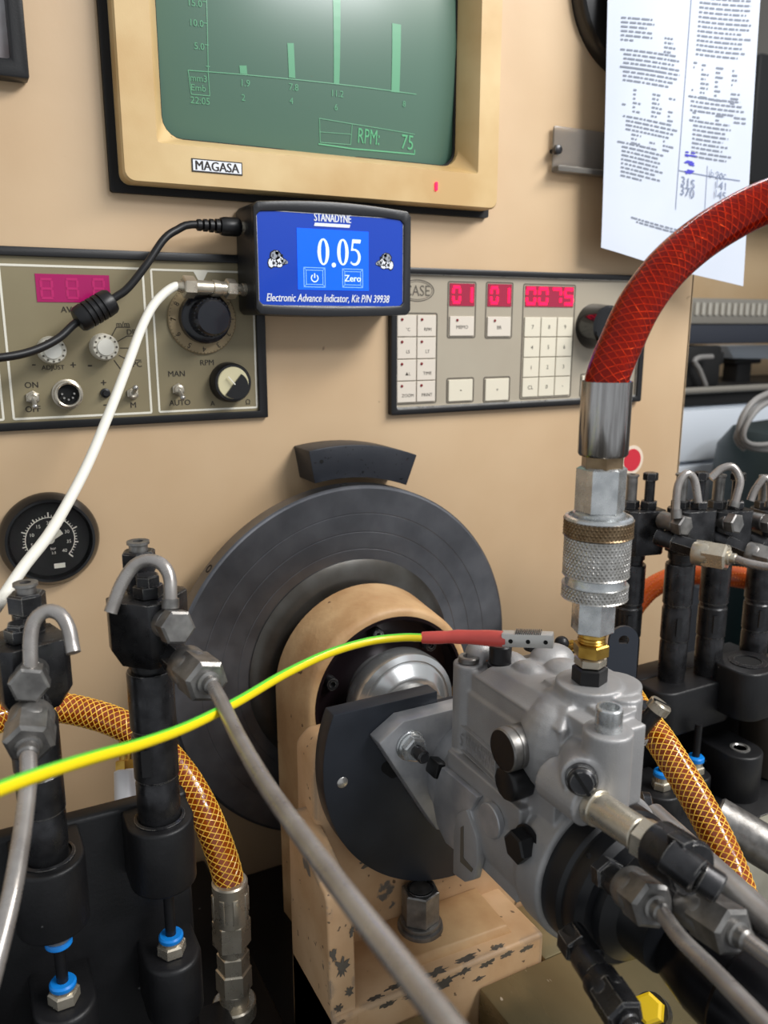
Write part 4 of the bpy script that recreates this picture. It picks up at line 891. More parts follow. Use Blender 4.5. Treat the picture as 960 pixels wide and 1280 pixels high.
mb = MB(); sidepoly(mb, [(652, 945), (655, 946), (656, 1010), (653, 1012)], 243.5, 1.2); mb.build('side_rib', M_ALU2, pu, bevel=.4)
# plugs and bolts on the near side
p = at(628, 938, x=229); o = V((244, p.y, p.z)); mb = MB(); mb.lathe([(11.2, 0), (11.2, 9), (10.6, 9.4), (10.6, 10), (11.2, 10.4), (11.2, 14.4), (10.4, 15.2)], FR(o, -X), 36, capb=False); pg1 = mb.build('round_plug', M_DSTEEL, pu)
mb = MB(); mb.lathe([(10.5, 15), (.01, 15)], FR(o, -X), 36, capa=False); mb.build('plug_face', M_BLK, pg1)
p = at(630, 980, x=231); o = V((244, p.y, p.z)); mb = MB(); mb.lathe([(9.6, 0), (9.8, 11), (8.6, 13), (.01, 13.2)], FR(o, -X), 12); mb.build('black_plug', M_BLK, pu, bevel=.8)
p = at(612, 1026, x=233.5); mb = MB(); mb.lathe([(9.6, 0), (9.6, 3), (9, 3.6), (.01, 3.6)], FR(V((236.5, p.y, p.z)), -X), 36); mb.build('pressed_plug', M_ALU2, pu)
p = at(641, 1060, x=228); o = V((238, p.y, p.z)); mb = MB(); mb.hexa(o, o - X * 10, 15, .4); mb.lathe([(9.5, 0), (9.5, 1.8), (8, 2)], FR(o, -X), 28); mb.build('hex_bolt', M_BLK, pu)
mb = MB(); mb.lathe([(7.4, 0), (7.4, 3), (6.6, 3.4), (6.4, 3.4)], FR(ps - n1 * 1.5, n1), 32); mb.lathe([(6.7, 3), (6.5, 5.2), (5.2, 6.6), (.01, 7.0)], FR(ps - n1 * 1.5, n1), 32); sl = mb.build('slotted_screw', M_OXIDE, pu)
fm = FR(ps + n1 * 5.0, n1, V((.55, -.3, -.9))); mb = MB(); mb.box((0, 0, 0), (12.6, 1.6, 1.2), fm); mb.build('screw_slot', M_DARKVOID, sl)
# screws on the cover
def capscrew(p, r, h, m, nm, sock=True):
    mb = MB(); mb.lathe([(r * .8, 0), (r, .6), (r, h - .8), (r * .9, h)] + ([(r * .55, h), (r * .55, h - 2.2), (.01, h - 2.2)] if sock else [(.01, h + .3)]), FR(p, Z), 24); return mb.build(nm, m, pu)
capscrew(V((pf.x, pf.y, -189.5)), 6.2, 3.6, M_DSTEEL, 'pan_screw')
q = top(625, 830, -188); mb = MB(); mb.lathe([(7.2, -2), (7.2, 1), (6, 1.4)], FR(q, Z), 24); mb.build('screw_collar', M_BLK, pu); capscrew(q + Z * 1, 6.4, 11, M_BLK, 'socket_screw')
q = top(668, 812, -188); capscrew(q, 6.4, 10, M_BLK, 'socket_screw')
q = top(601, 824, -188.5); mb = MB(); mb.box((0, 0, 0), (11, 5, .8), wmat(q) @ Matrix.Rotation(-.5, 4, 'Z')); mb.build('copper_tag', mat('copper', (196, 130, 96), .35, .8), pu)
mb = MB(); mb.lathe([(6, 0), (6.2, .6), (6.2, 12.5), (5.8, 13), (4.6, 13), (4.4, 8), (.01, 8)], FR(V((pb.x, pb.y, -183)), Z), 32); mb.build('bushing', M_ZINC, pu)
# hydraulic head
mb = MB(); mb.lathe([(38, 338), (38.5, 340), (38.5, 352), (36.8, 354), (36.8, 356), (37.4, 357), (37.4, 364), (34, 367), (29, 367), (29, 372), (22, 376), (21, 392), (.01, 393)], FR(ax(0), -Y), 72); hd = mb.build('hydraulic_head', mat('head_black', (16, 17, 20), .4, .0, c2=(22, 24, 28), ns=40), pu)
p = at(736, 1070, y=-364); mb = MB(); mb.cyl(V((p.x, -363.5, p.z)), V((p.x, -364.6, p.z)), 1.2, n=12); mb.build('pin_hole', M_DARKVOID, hd)
p = at(806, 1020, y=-330); mb = MB(); mb.lathe([(13, 0), (13, 4), (11.5, 5)], FR(at(802, 1020, y=-326), V((.8, -.6, 0))), 32); mb.build('rear_plug', M_OXIDE, pu)
# outlet connections round the head
def hdfit(nm, p0, p1, r, m, hexd=0):
    mb = MB(); p0 = V(p0); p1 = V(p1)
    if hexd: mb.hexa(p0, p1, hexd)
    else: mb.cyl(p0, p1, r, c=.6)
    return mb.build(nm, m, pu)
# return outlet: nickel sleeve, nut, black banjo with slotted bolt
r0_ = at(745, 1008, d=374); r1_ = at(800, 1044, d=352); r2_ = at(822, 1058, d=345); r3_ = at(868, 1088, d=326); ud = (r3_ - r0_).normalized()
hdfit('outlet_collar', r0_ - ud * 2, r0_ + ud * 3, 8.8, M_NICKEL); hdfit('outlet_sleeve', r0_, r1_, 7.6, M_NICKEL); hdfit('outlet_nut', r1_, r2_, 0, M_NICKEL, 16)
mb = MB(); mb.cyl(r2_, r3_, 11.5, c=1.2, n=32); bj = mb.build('outlet_block', M_OXIDE, pu)
mb = MB(); e = r2_.lerp(r3_, .62); mb.box((0, 0, 0), (16, 6, 9), FR(e + V((-4, -3, 6)), ud)); mb.build('block_flat', M_OXIDE, bj, bevel=1)
q = at(858, 1085, d=322); mb = MB(); mb.lathe([(7.2, -8), (7.2, 5), (6.4, 6), (.01, 6)], FR(q, V((.25, -.93, -.25))), 28); sb = mb.build('banjo_bolt', M_OXIDE, pu)
mb = MB(); mb.box((0, 0, 6), (15, 1.6, .8), FR(q, V((.25, -.93, -.25)), V((-.3, 0, 1)))); mb.build('bolt_slot', M_DARKVOID, sb)
q = at(874, 1095, d=318); mb = MB(); mb.cyl(q, q + V((4, -7, -3)), 6.2, c=.8); mb.build('end_cap', M_OXIDE, pu)
# discharge outlet facing the viewer
def discharge(a, da, b, db, c_, dc, nm='discharge_fitting'):
    A_, B_, C_ = at(*a, d=da), at(*b, d=db), at(*c_, d=dc); d_ = (C_ - A_).normalized()
    mb = MB(); L_ = (B_ - A_).length; mb.hexa(A_, A_ + d_ * (L_ * .42), 13); mb.lathe([(5, L_ * .4), (6.6, L_ * .55), (6.6, L_)], FR(A_, d_), 24); return mb.build(nm, M_OXIDE, pu), A_, B_, C_, d_
f1_, A1, B1, C1, d1 = discharge((754, 1088), 380, (786, 1108), 364, (818, 1140), 340)
f2_, A2, B2, C2, d2 = discharge((712, 1168), 372, (748, 1222), 350, (790, 1285), 325)
f3_, A3, B3_, C3_, d3 = discharge((795, 1088), 384, (860, 1128), 352, (930, 1176), 326)
q = at(735, 1190, d=365); mb = MB(); mb.cyl(at(712, 1165, d=372), at(742, 1205, d=356), 6.5, c=1); mb.build('head_screw', mat('dark_screw', (20, 21, 24), .3, .4), pu)
# dark drive cone at the tail of the pump
mb = MB(); mb.lathe([(16, 388), (19, 392), (23, 410), (24, 425), (27, 428), (27, 520)], FR(ax(0) + V((6, 0, -8)), -Y), 40); tail = mb.build('tail_cone', mat('tail_black', (34, 34, 38), .28, .6, c2=(22, 22, 25), ns=60), pu)

# ================================================================== HOSE COUPLING ON THE PUMP
cp = thing('quick_coupling', 'knurled steel quick coupling standing on top of the pump', 'coupling', (CX, CY, -178))
def cz(v): return zat(CX, CY, v)
def knurl(mb, z0, z1, r, dep=.75, pitch=2.2):
    n = int(2 * math.pi * r / pitch) * 4; m = max(3, int((z1 - z0) / (pitch / 4))); vs = []; fs = []; nn = n // 4
    for i in range(m + 1):
        z = z0 + (z1 - z0) * i / m
        for k in range(n):
            a = 2 * math.pi * k / n; h = max(0, 0.5 + .5 * math.cos(nn * a + 2 * math.pi * (z - z0) / pitch / 1.3)) * max(0, .5 + .5 * math.cos(nn * a - 2 * math.pi * (z - z0) / pitch / 1.3))
            e = 0 if i in (0, m) else 1; rr = r - dep * (1 - h) * e; vs.append((CX + rr * math.cos(a), CY + rr * math.sin(a), z))
    for i in range(m):
        for k in range(n): k2 = (k + 1) % n; fs.append((i * n + k, i * n + k2, (i + 1) * n + k2, (i + 1) * n + k))
    mb.add(vs, fs); mb.lathe([(r * .6, z0), (r, z0)], wmat((CX, CY, 0)), n, capa=False, capb=False); mb.lathe([(r, z1), (r * .6, z1)], wmat((CX, CY, 0)), n, capa=False, capb=False)
def cl(nm, prof, m, n=40): mb = MB(); mb.lathe(prof, wmat((CX, CY, 0)), n); return mb.build(nm, m, cp)
def ch(nm, v0, v1, af, m, rot=.35): mb = MB(); mb.hexa((CX, CY, cz(v0)), (CX, CY, cz(v1)), af, rot, .08); return mb.build(nm, m, cp)
Zb = [cz(v) for v in (862, 853, 838, 826, 814, 800, 786, 784, 748)]
ch('base_nut', 852, 832, 15.5, M_BLK); cl('base_thread', [(7.2, -186), (7.2, cz(850))], M_BLK)
ch('lock_nut', 831, 820, 14, M_NICKEL); ch('brass_nut', 819, 803, 15.5, M_BRASS, .1)
cl('brass_thread', [(6.4, cz(804)), (7, cz(801)), (6.4, cz(799.5)), (7, cz(798)), (6.4, cz(796)), (7, cz(794)), (6.4, cz(788))], M_BRASS)
ch('lower_hex', 789, 744, 18.5, M_ZINC, .15)
mb = MB(); knurl(mb, cz(745), cz(729), 16.4); mb.build('knurled_ring', M_STEEL, cp)
cl('groove', [(15.2, cz(730)), (14.8, cz(727)), (14.8, cz(719)), (16, cz(716))], M_ZINC)
mb = MB(); knurl(mb, cz(717), cz(669), 16.4, .75, 2.2); mb.build('knurled_sleeve', M_STEEL, cp)
mb = MB(); knurl(mb, cz(668), cz(648), 17.0, .75); mb.build('knurled_ring', M_BRONZE, cp)
cl('sleeve_top', [(16.7, cz(649)), (16.2, cz(645)), (14.6, cz(644)), (14, cz(647))], M_ZINC); cl('collar', [(12.6, cz(648)), (12.6, cz(640)), (11, cz(638))], M_ZINC)
ch('upper_hex', 640, 583, 21, M_ZINC, .5)
cl('bronze_insert', [(10.2, cz(584)), (10.2, cz(566))], M_BRONZE, 6)
ztf = cz(478); mb = MB(); mb.lathe([(11.2, cz(569)), (11.9, cz(566)), (11.9, ztf + .6), (11.6, ztf), (10.6, ztf), (10.4, ztf - 4)], wmat((CX, CY, 0)), 48); mb.build('ferrule', mat('polished_steel', (190, 188, 186), .2, 1, c2=(140, 136, 134), ns=40, stretch=(12, 12, .6), rv=.08), cp)

def hose(nm, label, path, R_, m, ym, strands, pitch, yr=.42, proud=.1, cat='hose', inner=None, core=None):
    root = thing(nm, label, cat, path[0]); P_ = spline(path, 2.5); mb = MB(); mb.tube(P_, R_, 24); mb.build('hose_wall', m, root)
    if core: mb = MB(); mb.tube(P_, R_ * .80, 20); mb.build('inner_tube', core, root)
    fr_ = frames(P_); mb = MB(); dist = [0]
    for a, b in zip(P_, P_[1:]): dist.append(dist[-1] + (b - a).length)
    for sgn in (1, -1):
        for k in range(strands):
            line = []
            for (p, a, b, t), s_ in zip(fr_, dist):
                g_ = sgn * 2 * math.pi * s_ / pitch + 2 * math.pi * k / strands; line.append(p + a * ((R_ + proud) * math.cos(g_)) + b * ((R_ + proud) * math.sin(g_)))
            mb.tube(line, yr, 4)
    mb.build('braid', ym, root); return root
# main red hose
zf = ztf - 6
d0 = (V((CX, CY, ztf)) - CAM).dot(FWD)
hp = [V((CX, CY, zf - 6)), V((CX, CY, ztf + 2))] + [at(u, v, d=d0 + k) for u, v, k in ((778, 425, -1), (800, 380, -1), (832, 337, 0), (868, 304, 2), (905, 279, 3), (945, 258, 3), (990, 242, 2), (1040, 230, 0))]; hp = carry(hp, (1.1, 6), (1.2, 14), (1.1, 22), (1, 30), (1, 40), (1, 40))
hose('fuel_hose', 'thick translucent red hose rising from the coupling on the pump', hp, 10.3, M_REDHOSE, M_REDYARN, 9, 34, .34, -1.6, core=mat('red_core', (178, 56, 10), .3, c2=(142, 32, 5), ns=30))

# ================================================================== INJECTORS
def make_injector(label, a, z, r, blk, yaw, group, hook, hd, ban, out, screws, s=1.0, taper=.72):
    """a: axis (x, y); z: base, collar, block bottom, block top; blk: block size; hook / ban / out: points on the leak-off pipe, banjo bolt and outlet"""
    x, y = a; zb, zc_, z0, z1 = z; t = thing('test_injector', label, 'injector', (x, y, zb), group)
    o = V((x, y, 0))
    mb = MB(); mb.lathe([(r * .93, zb), (r * .93, zb + 8), (r * .97, zb + 9), (r * .97, zb + (zc_ - zb) * .33), (r * .93, zb + (zc_ - zb) * .34), (r * .93, zb + (zc_ - zb) * .36), (r, zb + (zc_ - zb) * .37), (r, zb + (zc_ - zb) * .62), (r * .94, zb + (zc_ - zb) * .63), (r * .94, zb + (zc_ - zb) * .66), (r * 1.02, zb + (zc_ - zb) * .67), (r * 1.02, zc_ - 1), (r * .98, zc_)], wmat(o), 36); bd_ = mb.build('barrel', M_OXIDE, t)
    mb = MB(); mb.lathe([(r * .8, zc_ - .5), (r * .8, zc_ + (z0 - zc_) * .4), (r * .9, zc_ + (z0 - zc_) * .45), (r * .9, z0 + 2)], wmat(o), 32); mb.build('neck', M_BLK, t)
    cdir = V((FWD.x, FWD.y, 0)).normalized()
    zm_ = zb + (zc_ - zb) * .5; fm = FR(o + V((0, 0, zm_)) - cdir * (r * .80), -cdir + RGT * .35, Z); mb = MB(); mb.box((0, 0, r * .16), (r * 1.3, r * .8, 1.2), fm); mb.build('spanner_flat', M_BLK, bd_)
    M_ = wmat((x, y, 0)) @ Matrix.Rotation(yaw, 4, 'Z'); w_, d_, off = blk
    poly = [(-w_ / 2, -d_ / 2 + 5), (-w_ / 2 + 5, -d_ / 2), (w_ / 2 - 4, -d_ / 2), (w_ / 2, -d_ / 2 + 4), (w_ / 2, d_ / 2 - 4), (w_ / 2 - 4, d_ / 2), (-w_ / 2 + 5, d_ / 2), (-w_ / 2, d_ / 2 - 5)]
    poly = [(px + off, py) for px, py in poly]
    mb = MB(); zl = z0 + (z1 - z0) * .28
    low = [((px - off) * taper + off * (.4 if taper < .9 else 1), py * taper) for px, py in poly]; n = 8
    mb.add([(px, py, z0) for px, py in low] + [(px, py, zl) for px, py in poly] + [(px, py, z1) for px, py in poly], [tuple(range(7, -1, -1)), tuple(range(16, 24))] + [(q * 8 + k, q * 8 + (k + 1) % 8, (q + 1) * 8 + (k + 1) % 8, (q + 1) * 8 + k) for q in (0, 1) for k in range(8)], M_)
    mb.build('holder_block', M_OXIDE, t, bevel=.6)
    for (sx_, sy_, hh, hx_) in screws:
        c = M_ @ V((sx_, sy_, z1)); mb = MB(); mb.hexa(c, c + Z * 7 * s, 13 * s, .2 + sx_) if s < 1 or hx_ else (mb.lathe([(7.5, 0), (7.5, 9)], wmat(c), 24), mb.hexa(c + Z * 9, c + Z * (hh - 5), 15.5, .2)); mb.build('lock_nut', M_OXIDE, t)
        mb = MB()
        if hx_: mb.cyl(c + Z * 6 * s, c + Z * (hh - 7 * s), 4.2 * s); mb.hexa(c + Z * (hh - 7 * s), c + Z * hh, 11 * s, .4)
        else: mb.lathe([(4.8 * s, 6 * s), (4.8 * s, hh - 2), (5.8 * s, hh - 1.5), (5.8 * s, hh), (2.6 * s, hh), (2.6 * s, hh - 3), (.01, hh - 3)], wmat(c), 20)
        mb.build('adjusting_screw', M_OXIDE if hx_ else M_DSTEEL, t)
    # banjo and leak-off hook
    b0_, b1_ = at(*ban[0], d=ban[0 + 2]) if False else at(*ban[0][:2], d=ban[0][2]), at(*ban[1][:2], d=ban[1][2]); bd2 = (b1_ - b0_).normalized(); L_ = (b1_ - b0_).length
    mb = MB(); mb.cyl(b0_ - bd2 * 8 * s, b0_ + bd2 * L_ * .45, 7.6 * s, c=.8, n=28); mb.build('banjo_ring', M_DSTEEL, t)
    mb = MB(); mb.hexa(b0_ + bd2 * L_ * .45, b1_, 15.5 * s, .3, .1); mb.build('banjo_bolt', M_DSTEEL, t)
    hpth = [at(u, v, d=d) for u, v, d in hook]; mb = MB(); P_ = spline(hpth, 2); mb.tube(P_, 3.3 * s, 14); mb.build('leak_off_pipe', M_PIPE, t)
    mb = MB(); q = P_[0].lerp(P_[min(len(P_) - 1, 6)], .3); mb.tube(P_[0:max(3, int(len(P_) * .14))], 4.3 * s, 16); mb.build('pipe_socket', M_DSTEEL, t)
    # outlet stub
    p0, p1 = at(*out[0][:2], d=out[0][2]), at(*out[1][:2], d=out[1][2]); od = (p1 - p0).normalized()
    mb = MB(); mb.cyl(p0 - od * 12 * s, p0 + od * 4 * s, 7 * s); mb.hexa(p0 + od * 2 * s, p1, 14 * s, .3); mb.build('outlet_stub', M_OXIDE, t)
    return t
def pipe(label, nut, path, r, m=M_PIPE, group='injection pipes', nm=M_DSTEEL, af=19, two=True):
    t = thing('injection_pipe', label, 'pipe', nut[1], group)
    d_ = (nut[1] - nut[0]).normalized(); L_ = (nut[1] - nut[0]).length
    mb = MB(); mb.lathe([(af * .50, 0), (af * .53, 1), (af * .53, L_ * .45), (af * .5, L_ * .5)], FR(nut[0], d_), 28); mb.hexa(nut[0] + d_ * L_ * .28, nut[1], af, .25, .12); mb.build('union_nut', nm, t)
    mb = MB(); mb.lathe([(af * .30, L_ - 1), (af * .30, L_ + 1.5), (r + .9, L_ + 2), (r + .9, L_ + 5.5), (r, L_ + 6.5)], FR(nut[0], d_), 24); mb.build('pipe_sleeve', nm, t)
    mb = MB(); mb.tube(spline([nut[1] - d_ * 2, nut[1] + d_ * 5] + path, 3), r, 18); mb.build('pipe_run', m, t); return t
GI = 'test injectors in the two racks'
I2 = (78.0, -205.0); I1 = (19.5, -213.0)
def zz(a, v): return zat(a[0], a[1], v)
make_injector('tall black injector whose hooked pipe bends left, between gauge and flywheel', I2, (-273, zz(I2, 836), zz(I2, 824), zz(I2, 742)), 11.8, (32, 34, 1), math.radians(-45), GI,
    [(213, 760, 406), (213, 742, 406), (212, 722, 407), (203, 706, 408), (186, 700, 409), (168, 707, 409), (153, 728, 408), (143, 752, 407), (138, 766, 406)], 0, [(206, 778, 412), (224, 785, 398)],
    [(214, 818, 420), (240, 840, 404)], [(-6, 6, 26, False), (5, -4, 12, True)])
make_injector('black injector at the far lower left with hooked pipe bending right', I1, (-266, zz(I1, 896), zz(I1, 880), zz(I1, 795)), 11.2, (32, 32, 1), math.radians(-75), GI,
    [(37, 848, 372), (38, 828, 372), (38, 800, 373), (43, 776, 375), (58, 764, 377), (75, 768, 377), (86, 786, 376), (90, 806, 375), (92, 816, 374)], 0, [(40, 838, 384), (36, 858, 368)],
    [(42, 872, 388), (39, 900, 378)], [(-7, 5, 24, False), (5, -3, 9, True)])
n2 = (at(232, 830, d=410), at(260, 853, d=388))
pipe('thick grey steel pipe sweeping down across the tan pedestal', n2, [at(u, v, d=d) for u, v, d in ((278, 880, 365), (300, 925, 335), (335, 985, 300), (385, 1055, 262), (440, 1128, 228), (500, 1205, 200), (560, 1282, 178), (620, 1360, 160))], 3.3)
n1_ = (at(40, 893, d=378), at(36, 932, d=360))
pipe('grey steel pipe dropping from the injector at the photograph edge', n1_, [at(u, v, d=d) for u, v, d in ((36, 965, 350), (33, 1000, 340), (25, 1060, 322), (12, 1130, 305), (-8, 1210, 290), (-30, 1290, 280))], 3.6)
# rack that holds the left injectors
rk = thing('injector_rack', 'black cast rack holding injectors at the bottom left of the bench', 'rack', (50, -200, -440))
mb = MB(); mb.bb(-90, 97, -190, -178, -439.5, -262); mb.build('back_plate', M_CASTBLK, rk, bevel=3, seg=3)
def boss(a, R_, z0, z1, back, extra=0):
    mb = MB(); x, y = a; n = 20; poly = [(x + R_ * math.cos(math.pi + math.pi * k / n), y + R_ * math.sin(math.pi + math.pi * k / n)) for k in range(n + 1)] + [(x + R_, back), (x - R_, back)]
    mb.prism(poly, IDM, z0, z1); return mb
for a in (I2, I1):
    boss(a, 18, -303, -264, -182).build('upper_boss', M_CASTBLK, rk, bevel=1.8, seg=3, bang=50)
    mb = MB(); mb.lathe([(13.5, -265), (13.5, -263.2), (12, -262.6)], wmat((a[0], a[1], 0)), 36, capb=False); mb.build('seat_ring', M_OXIDE, rk)
    boss((a[0] + 1, a[1] - 4), 16, -386, -348, -182).build('lower_boss', M_CASTBLK, rk, bevel=2.5, seg=3, bang=50)
    o = V((a[0] + 1, a[1] - 4, -348)); mb = MB(); mb.hexa(o, o + Z * 7, 14); mb.lathe([(6, 7), (6, 9)], wmat(o), 24); ft = mb.build('push_fitting', M_NICKEL, rk)
    mb = MB(); mb.lathe([(6.4, 9), (6.8, 9.6), (6.8, 11.4), (6, 12.4), (4, 12.4)], wmat(o), 28); mb.build('blue_collet', M_BLUEP, ft)
    if a is I1:
        q = V((o.x, o.y, -303)); mb = MB(); mb.lathe([(8, 0), (7, 4), (6, 7)], FR(q, -Z), 24); f2 = mb.build('push_fitting', M_NICKEL, rk); mb = MB(); mb.lathe([(6.4, 7), (6.8, 7.6), (6.8, 9.8), (6, 10.6), (4, 10.6)], FR(q, -Z), 28); mb.build('blue_collet', M_BLUEP, f2)
    mb = MB(); mb.cyl(o + Z * 6, V((o.x, o.y, -296)), 3.0, n=16); mb.build('drain_tube', M_BLK, rk)
boss((-30, -222), 16, -386, -350, -182).build('lower_boss', M_CASTBLK, rk, bevel=2.5, seg=3, bang=50)
for u, v in ((150, 1275),):
    p = at(u, v, z=-418); mb = MB(); mb.hexa(V((p.x, p.y, -440)), V((p.x, p.y, -430)), 14); mb.build('mounting_bolt', M_OXIDE, rk)
mb = MB(); mb.bb(-90, 118, -262, -170, -440, -428); mb.build('foot_plate', M_CASTBLK, rk, bevel=2)
# small fitting seen behind the tall injector
ff = thing('drain_connector', 'white nylon drain connector with brass end behind the tall injector', 'connector', at(160, 990, d=545))
c0, c1_ = at(158, 1010, d=540), at(157, 962, d=548); mb = MB(); mb.cyl(c0, c1_, 7.5, c=1); mb.build('nylon_body', M_CLEARFIT, ff)
dd = (c1_ - c0).normalized(); mb = MB(); mb.hexa(c1_ - dd, c1_ + dd * 6, 12); mb.cyl(c1_ + dd * 5, c1_ + dd * 20, 4); mb.build('brass_end', M_BRASS, ff)

# amber hose behind the left injectors
hp = [at(u, v, d=d) for u, v, d in ((-90, 930, 470), (-40, 912, 490), (10, 893, 510), (60, 884, 522), (105, 890, 530), (150, 905, 532), (195, 932, 530), (228, 968, 526), (254, 1012, 520), (274, 1060, 518), (286, 1100, 518), (289, 1125, 520))]
hose('amber_hose', 'amber braided hose looping behind injectors down to silver fittings', hp, 9.3, M_AMBER, M_YARN, 10, 42, .36, .05)
hf = thing('hose_fittings', 'stack of silver hex hose fittings below the amber braided loop', 'fitting', at(294, 1290, d=545))
def lf(u0, v0, u1, v1, d0, d1): return at(u0, v0, d=d0), at(u1, v1, d=d1)
segs = [('crimp_ferrule', 287, 1100, 289, 1150, 'c', 11.2), ('union_hex', 289, 1147, 290, 1180, 'h', 21), ('union_neck', 290, 1178, 291, 1190, 'c', 9), ('small_hex', 291, 1188, 292, 1210, 'h', 18), ('coupler_hex', 292, 1208, 293, 1236, 'h', 20), ('coupler_neck', 293, 1234, 293, 1254, 'c', 9.5), ('coupler_sleeve', 293, 1250, 295, 1300, 'c', 14)]
for nm, u0, v0, u1, v1, k_, r in segs:
    d0 = 516 + (v0 - 1100) * .14; d1_ = 516 + (v1 - 1100) * .14; a, b = at(u0, v0, d=d0), at(u1, v1, d=d1_); mb = MB()
    if k_ == 'h': mb.hexa(a, b, r, .3)
    else: mb.cyl(a, b, r, c=1.0, n=32)
    o_ = mb.build(nm, M_NICKEL, hf)
    if nm == 'crimp_ferrule':
        mb = MB()
        for k in range(8):
            g_ = 2 * math.pi * k / 8; fr1 = FR(a, b - a); e = fr1.to_3x3() @ V((math.cos(g_), math.sin(g_), 0)); L_ = (b - a).length; mb.box((0, 0, L_ * .55), (1.2, 3.4, L_ * .6), FR(a + e * r, b - a, e))
        mb.build('grooves', M_NICKEL, o_, bevel=.4)

# ================================================================== RIGHT INJECTOR RACK
J = [tuple(at(u, v, d=d))[:2] for u, v, d in ((786, 750, 690), (846, 760, 680), (891, 760, 692), (948, 750, 712))]
lab = ['black injector directly behind the knurled coupling', 'black injector beside the red dot sticker with arched silver pipe', 'black injector second from the photograph edge with arched pipe bent left', 'black injector cut by the right photograph edge']
hooks = [[(846, 648, 640), (845, 632, 640), (848, 606, 641), (858, 592, 642), (868, 600, 644), (873, 628, 646)],
         [(917, 634, 655), (921, 620, 655), (925, 600, 656), (916, 584, 657), (902, 586, 658), (888, 598, 659)],
         [(962, 634, 668), (963, 620, 668), (962, 602, 669), (955, 598, 669), (944, 612, 670), (938, 626, 671)],
         [(1010, 634, 680), (1012, 620, 680), (1010, 600, 680), (1000, 596, 681), (992, 612, 681)]]
bans = [[(836, 652, 655), (858, 658, 640)], [(902, 652, 668), (923, 655, 655)], [(948, 652, 680), (968, 656, 668)], [(1000, 652, 690), (1018, 656, 680)]]
outs = [[(838, 676, 650), (870, 686, 638)], [(905, 678, 664), (934, 690, 654)], [(952, 680, 676), (980, 692, 666)], [(1004, 682, 690), (1030, 694, 680)]]
for k, a in enumerate(J):
    zb = -292
    # the holder block reaches from the barrel towards the outlet
    make_injector(lab[k], a, (zb, zat(a[0], a[1], 704), zat(a[0], a[1], 690), zat(a[0], a[1], 636)), 11.6, (33, 28, 6), math.radians(-12), GI, hooks[k], 0, bans[k], outs[k], [(-2, 4, 28, False), (11, -2, 30, True)], .95, .97)
for k, (nu, pth) in enumerate(((((868, 690, 640), (910, 697, 624)), ((935, 704, 612), (975, 712, 596), (1040, 726, 570))), (((934, 692, 652), (966, 700, 640)), ((990, 708, 628), (1040, 722, 610))))):
    pipe(('grey pipe with bright hex nut beside the knurled coupling' if k == 0 else 'grey pipe with dull hex nut at right photograph edge'), (at(*nu[0][:2], d=nu[0][2]), at(*nu[1][:2], d=nu[1][2])), [at(u, v, d=d) for u, v, d in pth], 3.2, nm=M_NICKEL if k == 0 else M_DSTEEL)
rr = thing('injector_rack', 'black cast rack behind the pump holding the far injectors', 'rack', (540, -150, -392))
mx = (J[1][0] + J[2][0]) / 2; my = min(J[1][1], J[2][1])
mb = MB(); mb.prism(rrect(86, 40, 15, 6, mx - 6, my + 2), IDM, -330, -291); mb.build('upper_boss', M_CASTBLK, rr, bevel=2, seg=3, bang=50)
mb = MB(); mb.bb(J[0][0] - 30, J[3][0] + 24, my + 14, my + 40, -392, -290); mb.build('back_plate', M_CASTBLK, rr, bevel=2.5)
pbx = at(935, 826, z=-275); mb = MB(); mb.prism(rrect(50, 46, 16, 6, pbx.x, pbx.y), IDM, -318, -276); ub = mb.build('upper_boss', M_CASTBLK, rr, bevel=2, seg=3, bang=50)
mb = MB(); mb.lathe([(15, -276.5), (15, -275), (11, -274.6), (11, -275.8), (.01, -275.8)], wmat((pbx.x, pbx.y, 0)), 36); mb.build('empty_socket', M_OXIDE, ub)
mb = MB(); mb.lathe([(10.6, -275.5), (.01, -275.4)], wmat((pbx.x, pbx.y, 0)), 36); mb.build('socket_bore', M_DARKVOID, ub)
for (u, v, zt_, R_, blue) in ((868, 966, -362, 13, True), (826, 985, -362, 17, True), (925, 935, -345, 18, False)):
    p = at(u, v, z=zt_); boss((p.x, p.y), R_, -392, zt_, p.y + 30).build('lower_boss', M_CASTBLK, rr, bevel=1.8, seg=3, bang=50)
    o = V((p.x, p.y, zt_))
    if blue:
        mb = MB(); mb.hexa(o, o + Z * 7, 13); mb.lathe([(5.6, 7), (5.6, 11)], wmat(o), 20); ft = mb.build('push_fitting', M_NICKEL, rr)
        mb = MB(); mb.lathe([(6.2, 11), (6.8, 11.6), (6.8, 14.4), (6, 15.4), (4, 15.4)], wmat(o), 24); mb.build('blue_collet', M_BLUEP, ft)
        mb = MB(); mb.cyl(o + Z * 9, V((o.x, o.y, -318)), 3, n=14); mb.build('drain_tube', M_BLK, rr)
    else:
        mb = MB(); mb.lathe([(8, 0), (8, .8), (6, 1), (5, -.2), (.01, -.2)], wmat(o), 24); mb.build('threaded_hole', M_STEEL, rr)
p = at(910, 992, z=-388); mb = MB(); mb.hexa(p, p + Z * 7, 13); mb.lathe([(8.6, -1), (8.6, .8)], wmat(p), 24); mb.cyl(p + Z * 6, p + Z * 17, 4); mb.build('mounting_bolt', M_OXIDE, rr)
mb = MB(); mb.bb(430, 800, -236, -100, -392, -386); mb.build('foot_plate', M_CASTBLK, rr, bevel=1.5)
# round guide rod below the rail
g0, g1 = at(892, 1020, d=585), at(1000, 1085, d=560); gr = thing('guide_rod', 'round grey steel rod end poking out beside the pale rail', 'rod', g0)
mb = MB(); mb.cyl(g0, g0 + (g1 - g0).normalized() * 140, 15, c=1.5, n=40); mb.build('rod', M_DSTEEL, gr)
